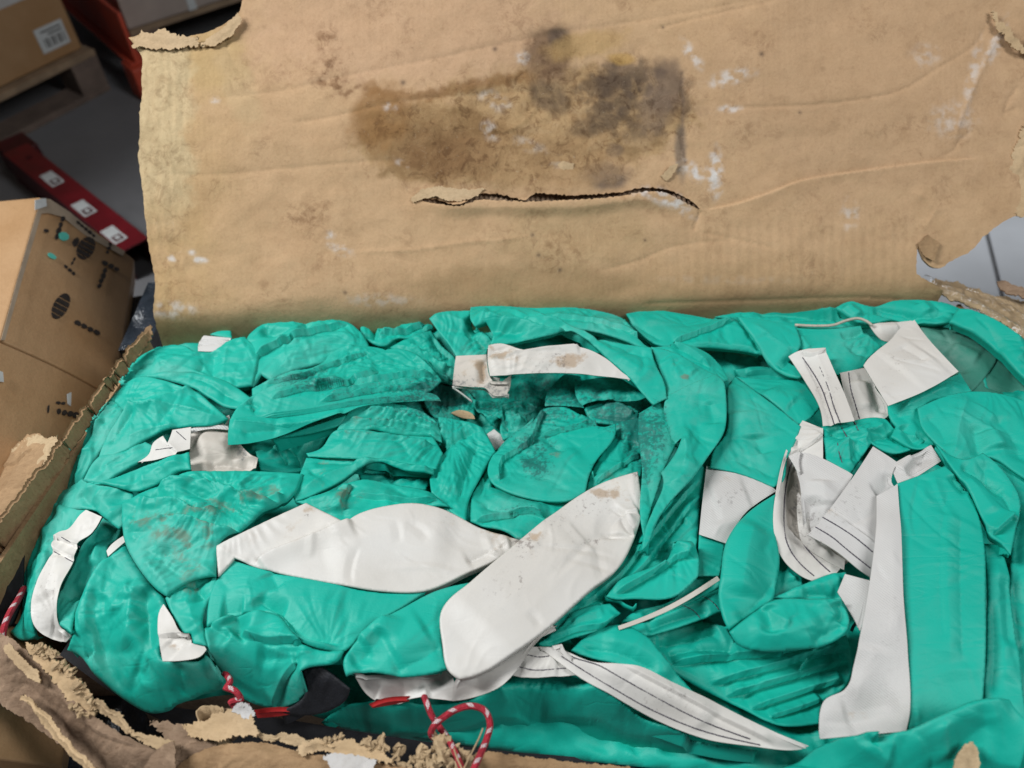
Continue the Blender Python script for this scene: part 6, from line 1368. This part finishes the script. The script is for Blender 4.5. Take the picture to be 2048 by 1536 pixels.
patch('tape', [(80, 396), (100, 398), (140, 424), (190, 466), (250, 502), (246, 512), (170, 470), (126, 434), (96, 426), (74, 428)], 0.4, M['tape'], carton)
patch('tape', [(74, 424), (84, 424), (44, 560), (10, 680), (2, 680), (36, 555)], 0.5, M['tape'], carton)
patch('tape', [(70, 400), (92, 396), (94, 412), (70, 420)], 1.4, M['label'], carton)
logo(122, 612, 15, 28, 28); logo(172, 496, 17, 24, 28)
smudge('printed_lettering', 175, 655, 56, 13, 26, None, 4); smudge('printed_lettering', 152, 484, 14, 26, 28, None, 1)
smudge('printed_lettering', 140, 540, 30, 9, 42, None, 3); smudge('printed_lettering', 147, 522, 18, 8, 118, None, 2); smudge('printed_lettering', 205, 556, 44, 13, 110, None, 4)
smudge('printed_lettering', 222, 532, 40, 12, 28, None, 3); smudge('printed_lettering', 120, 455, 50, 12, 108, None, 4); smudge('printed_lettering', 93, 461, 12, 10, 20, None, 1)
smudge('printed_lettering', 218, 496, 24, 10, 108, None, 3); smudge('printed_lettering', 172, 458, 50, 9, 40, None, 5)
smudge('paint_fleck', 127, 473, 20, 22, 20, M['mint'], 1); smudge('paint_fleck', 104, 512, 20, 13, 30, M['mint'], 1)
smudge('printed_lettering', 135, 826, 46, 14, 12, None, 4, cnext); smudge('printed_lettering', 97, 818, 6, 20, 5, None, 1, cnext); smudge('printed_lettering', 122, 806, 20, 9, 5, None, 2, cnext)
patch('tape', [(134, 788), (143, 784), (142, 812), (136, 808)], 1.8, M['label'], cnext)
patch('tape', [(-10, 738), (6, 744), (8, 764), (-10, 762)], 1.0, M['label'], cnext)
# film-wrapped goods below them, between the cartons and the box
def crumpled_block(name, o, ux, uy, uz, mat, parent, amp=0.012, n=14):
    o, ux, uy, uz = map(lambda a: np.array(a, float), (o, ux, uy, uz)); V = []; F = []
    for (a, b, c) in ((ux, uz, o), (uy, uz, o + ux), (-ux, uz, o + ux + uy), (-uy, uz, o + uy), (ux, uy, o + uz)):
        k = len(V); nn = np.cross(a, b); nn = nn / np.linalg.norm(nn)
        for i in range(n + 1):
            for j in range(n + 1):
                p = c + a * i / n + b * j / n
                e = min(i, n - i, j, n - j) > 0
                V.append(p + nn * (amp * float(perlin(np.array([p[0] * 22 + p[2] * 9]), np.array([p[1] * 22 + p[2] * 17]), 5)[0]) if e else 0))
        for i in range(n):
            for j in range(n): F.append((k + i * (n + 1) + j, k + (i + 1) * (n + 1) + j, k + (i + 1) * (n + 1) + j + 1, k + i * (n + 1) + j + 1))
    return mesh(name, V, F, mat, parent, True)
M['wrap'] = plain('dark_glossy_wrap', (0.035, 0.045, 0.06), 0.22, 0.5, 18, bumpd=0.004, spec=0.9)
b0 = A + dn_ * 0.20; b0 = np.array([b0[0], b0[1], 0.0])
wr_ = thing('wrapped_load', (*(b0 + vv * 0.5)[:2], 0), 'dark film-wrapped load wedged between the cartons and the box', 'load')
crumpled_block('load_body', b0 - nn_ * 0.25 + vv * 1.1, -vv * 1.06, nn_ * 0.29, (0, 0, 0.298), M['wrap'], wr_, 0.012, 24)
zt = 0.42
pb = on_z([248], [700], zt)[0]
sm = thing('wrapped_bundle', (*pb[:2], 0.29), 'small dark film-wrapped bundle beside the lower lid corner', 'bundle')
crumpled_block('bundle_body', (pb[0] - 0.01, pb[1], 0.0), (0.05, 0, 0), (0.0, 0.17, 0), (0, 0, zt), M['wrap'], sm, 0.008, 12)

# red steel beam lying on the floor behind the cartons
def beam_between(name, a, b, width, height, z0, mats, label, cat, ends=(0.0, 0.0)):
    P, Q = on_z([a[0]], [a[1]], z0 + height)[0], on_z([b[0]], [b[1]], z0 + height)[0]
    d = Q - P; L = np.linalg.norm(d); d /= L; n = np.array([-d[1], d[0], 0])
    P = P - d * ends[0]; L += ends[0] + ends[1]
    t = thing(name, (*(P + d * L / 2)[:2], z0), label, cat)
    o = P - n * width / 2
    # channel section: web on top, two lips
    slab('web', (*o[:2], z0 + height - 0.006), d * L, n * width, (0, 0, 0.006), mats[0], t, 0.0015)
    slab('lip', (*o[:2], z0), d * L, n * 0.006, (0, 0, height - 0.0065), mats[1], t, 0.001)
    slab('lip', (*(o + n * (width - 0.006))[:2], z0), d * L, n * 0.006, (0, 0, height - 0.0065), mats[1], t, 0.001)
    return t, o, d, n, L
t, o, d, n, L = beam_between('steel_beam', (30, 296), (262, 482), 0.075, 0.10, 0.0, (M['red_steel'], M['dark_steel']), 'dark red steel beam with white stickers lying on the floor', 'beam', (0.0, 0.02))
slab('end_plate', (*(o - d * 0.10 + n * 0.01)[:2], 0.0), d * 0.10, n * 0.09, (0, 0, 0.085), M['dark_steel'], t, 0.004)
def on_web(px, py): return on_z([px], [py], 0.1005)[0]
for (x, y) in [(104, 358), (168, 417), (228, 470)]:
    c = on_web(x, y)
    s = slab('sticker', c - d * 0.038 - n * 0.018, d * 0.076, n * 0.036, (0, 0, 0.0012), M['label'], t)
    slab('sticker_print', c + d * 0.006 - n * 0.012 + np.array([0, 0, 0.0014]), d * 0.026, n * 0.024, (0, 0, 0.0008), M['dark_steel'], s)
    slab('sticker_print', c + d * 0.012 - n * 0.006 + np.array([0, 0, 0.0024]), d * 0.014, n * 0.012, (0, 0, 0.0006), M['label'], s)
c = on_web(58, 315)
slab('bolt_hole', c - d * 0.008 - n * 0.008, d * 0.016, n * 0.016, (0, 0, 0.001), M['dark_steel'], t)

# orange rack beam further back, held above the floor by its post
def raised_beam():
    z0 = 0.12
    a, b, c_ = on_z([272], [126], z0)[0], on_z([122], [-4], z0)[0], None
    d = b - a; L = np.linalg.norm(d); d /= L
    n = np.array([d[1], -d[0], 0])
    if n[0] < 0: n = -n
    t = thing('rack_beam', (*(a + d * L / 2)[:2], 0), 'orange-red rack beam between the stacked pallets', 'rack beam')
    slab('web', a, d * (L + 0.9), n * 0.012, (0, 0, 0.16), M['orange_steel'], t, 0.002)
    slab('lip', a + np.array([0, 0, -0.006]) - n * 0.02, d * (L + 0.9), n * 0.06, (0, 0, 0.006), M['orange_steel'], t, 0.001)
    slab('foot', (*(a - n * 0.03 - d * 0.03)[:2], 0.0), d * 0.09, n * 0.09, (0, 0, 0.113), M['orange_steel'], t, 0.004)
    p = a + d * L * 0.45 + n * 0.0125
    slab('sticker', p + np.array([0, 0, 0.09]), d * 0.16, n * 0.001, (0, 0, 0.05), M['label'], t)
    return a, d, n
ra, rd, rn = raised_beam()

# pallets with film-wrapped goods
def pallet(corner_px, z_top, along_px, length, depth, label, flip=1):
    P, Q = on_z([corner_px[0]], [corner_px[1]], z_top)[0], on_z([along_px[0]], [along_px[1]], z_top)[0]
    d = Q - P; d /= np.linalg.norm(d); n = np.array([-d[1], d[0], 0]) * flip
    t = thing('pallet', (*(P + d * length / 2 + n * depth / 2)[:2], 0), label, 'pallet', 'pallets behind the box')
    up = np.array([0, 0, 1.0])
    for k in range(5):
        slab('deck_board', P + n * (k * (depth - 0.1) / 4) - up * 0.02, d * length, n * 0.095, up * 0.02, M['wood'], t, 0.002)
    for k in range(3):
        slab('stringer_board', P + d * (k * (length - 0.1) / 2) - up * 0.0425, d * 0.1, n * depth, up * 0.022, M['wood_dark'], t, 0.002)
        for j in range(3):
            slab('block', P + d * (k * (length - 0.1) / 2) + n * (j * (depth - 0.1) / 2) * 1.0 - up * (z_top - 0.022), d * 0.1, n * 0.1, up * (z_top - 0.065), M['wood_dark'], t, 0.002)
    for j in range(3):
        slab('base_board', (*(P + n * (j * (depth - 0.1) / 2))[:2], 0.0), d * length, n * 0.1, up * 0.0215, M['wood_dark'], t, 0.002)
    return t, P, d, n
t1, P1, d1, n1 = pallet((188, 98), 0.145, (0, 190), 1.2, 0.8, 'worn wooden pallet under wrapped cartons behind the box', -1)
def stack_carton(o, ux, uy, h, mat, label, parent_label=None):
    t = thing('carton', (*(np.array(o) + np.array(ux) / 2 + np.array(uy) / 2)[:2], o[2]), label, 'carton', 'cartons stored on the pallet')
    slab('body', o, ux, uy, (0, 0, h), mat, t, 0.006)
    return t
up = np.array([0, 0, 1.0])
o1 = P1 + d1 * 0.02 + n1 * 0.03 + up * 0.003
ca = stack_carton(o1, d1 * 0.42, n1 * 0.5, 0.30, M['carton'], 'taped carton with white label on the worn pallet')
lp = o1 + d1 * 0.03 - n1 * 0.002 + up * 0.035
lb = slab('shipping_label', lp, d1 * 0.10, n1 * 0.0015, up * 0.075, M['label'], ca)
for k in range(7): slab('label_print', lp - n1 * 0.001 + d1 * (0.012 + 0.011 * k) + up * 0.012, d1 * (0.003 + 0.003 * (k % 2)), n1 * 0.0008, up * 0.028, M['ink'], lb)
for k in range(2): slab('label_print', lp - n1 * 0.001 + d1 * 0.012 + up * (0.048 + 0.011 * k), d1 * (0.05 + 0.02 * k), n1 * 0.0008, up * 0.004, M['ink'], lb)
slab('tape', o1 + up * 0.20 - n1 * 0.002, d1 * 0.42, n1 * 0.0015, up * 0.06, M['paper'], ca)
cb = stack_carton(o1 + d1 * 0.44, d1 * 0.5, n1 * 0.5, 0.34, M['carton_warm'], 'dark carton with small sticker beside the labelled carton on the pallet')
slab('shipping_label', o1 + d1 * 0.52 - n1 * 0.002 + up * 0.05, d1 * 0.12, n1 * 0.0015, up * 0.07, M['label'], cb)
t2, P2, d2, n2 = pallet((258, 62), 0.16, (470, -6), 1.2, 0.8, 'pallet under a pale board load at the top edge', 1)
t2p = thing('board_stack', (*(P2 + d2 * .5 + n2 * .4)[:2], 0.16), 'pale wooden boards loaded on the pallet at the top edge', 'boards')
slab('board', P2 + up * 0.003 + n2 * 0.0, d2 * 1.1, n2 * 0.8, up * 0.10, M['grey_board'], t2p, 0.004)
slab('strap', P2 + d2 * 0.22 + up * 0.003 - n2 * 0.003, d2 * 0.03, n2 * 0.002, up * 0.10, M['label'], t2p)
slab('strap', P2 + d2 * 0.22 + up * 0.105, d2 * 0.03, n2 * 0.8, up * 0.002, M['label'], t2p)

# unseen deck added above the pallets to shade them and the floor
sh0 = P1 + d1 * 0.0 - n1 * 0.45
shade_board = slab('unseen_shade_board', (*(sh0 - d1 * 0.75)[:2], 1.35), d1 * 2.6, n1 * 1.5, (0, 0, 0.03), M['wood_dark'])
tag(shade_board, kind='structure')

# carton under the torn front edge, lower left corner of the picture
q = quad_on(0.30, [(-40, 1400), (62, 1440), (60, 1600), (-40, 1600)])
c3 = thing('carton', (*q[:, :2].mean(0), 0.0), 'brown carton under the torn board at the lower left corner', 'carton')
x0, x1 = q[:, 0].min() - 0.3, q[1][0]; y0, y1 = q[:, 1].min() - 0.3, q[:, 1].max()
slab('body', (x0, y0, 0), (x1 - x0, 0, 0), (0, y1 - y0, 0), (0, 0, 0.30), M['carton_warm'], c3, 0.004)
pf = quad_on(0.3015, [(4, 1502), (22, 1498), (24, 1504), (10, 1510)])
mesh('paint_fleck', pf, [(3, 2, 1, 0)], M['mint'], c3)
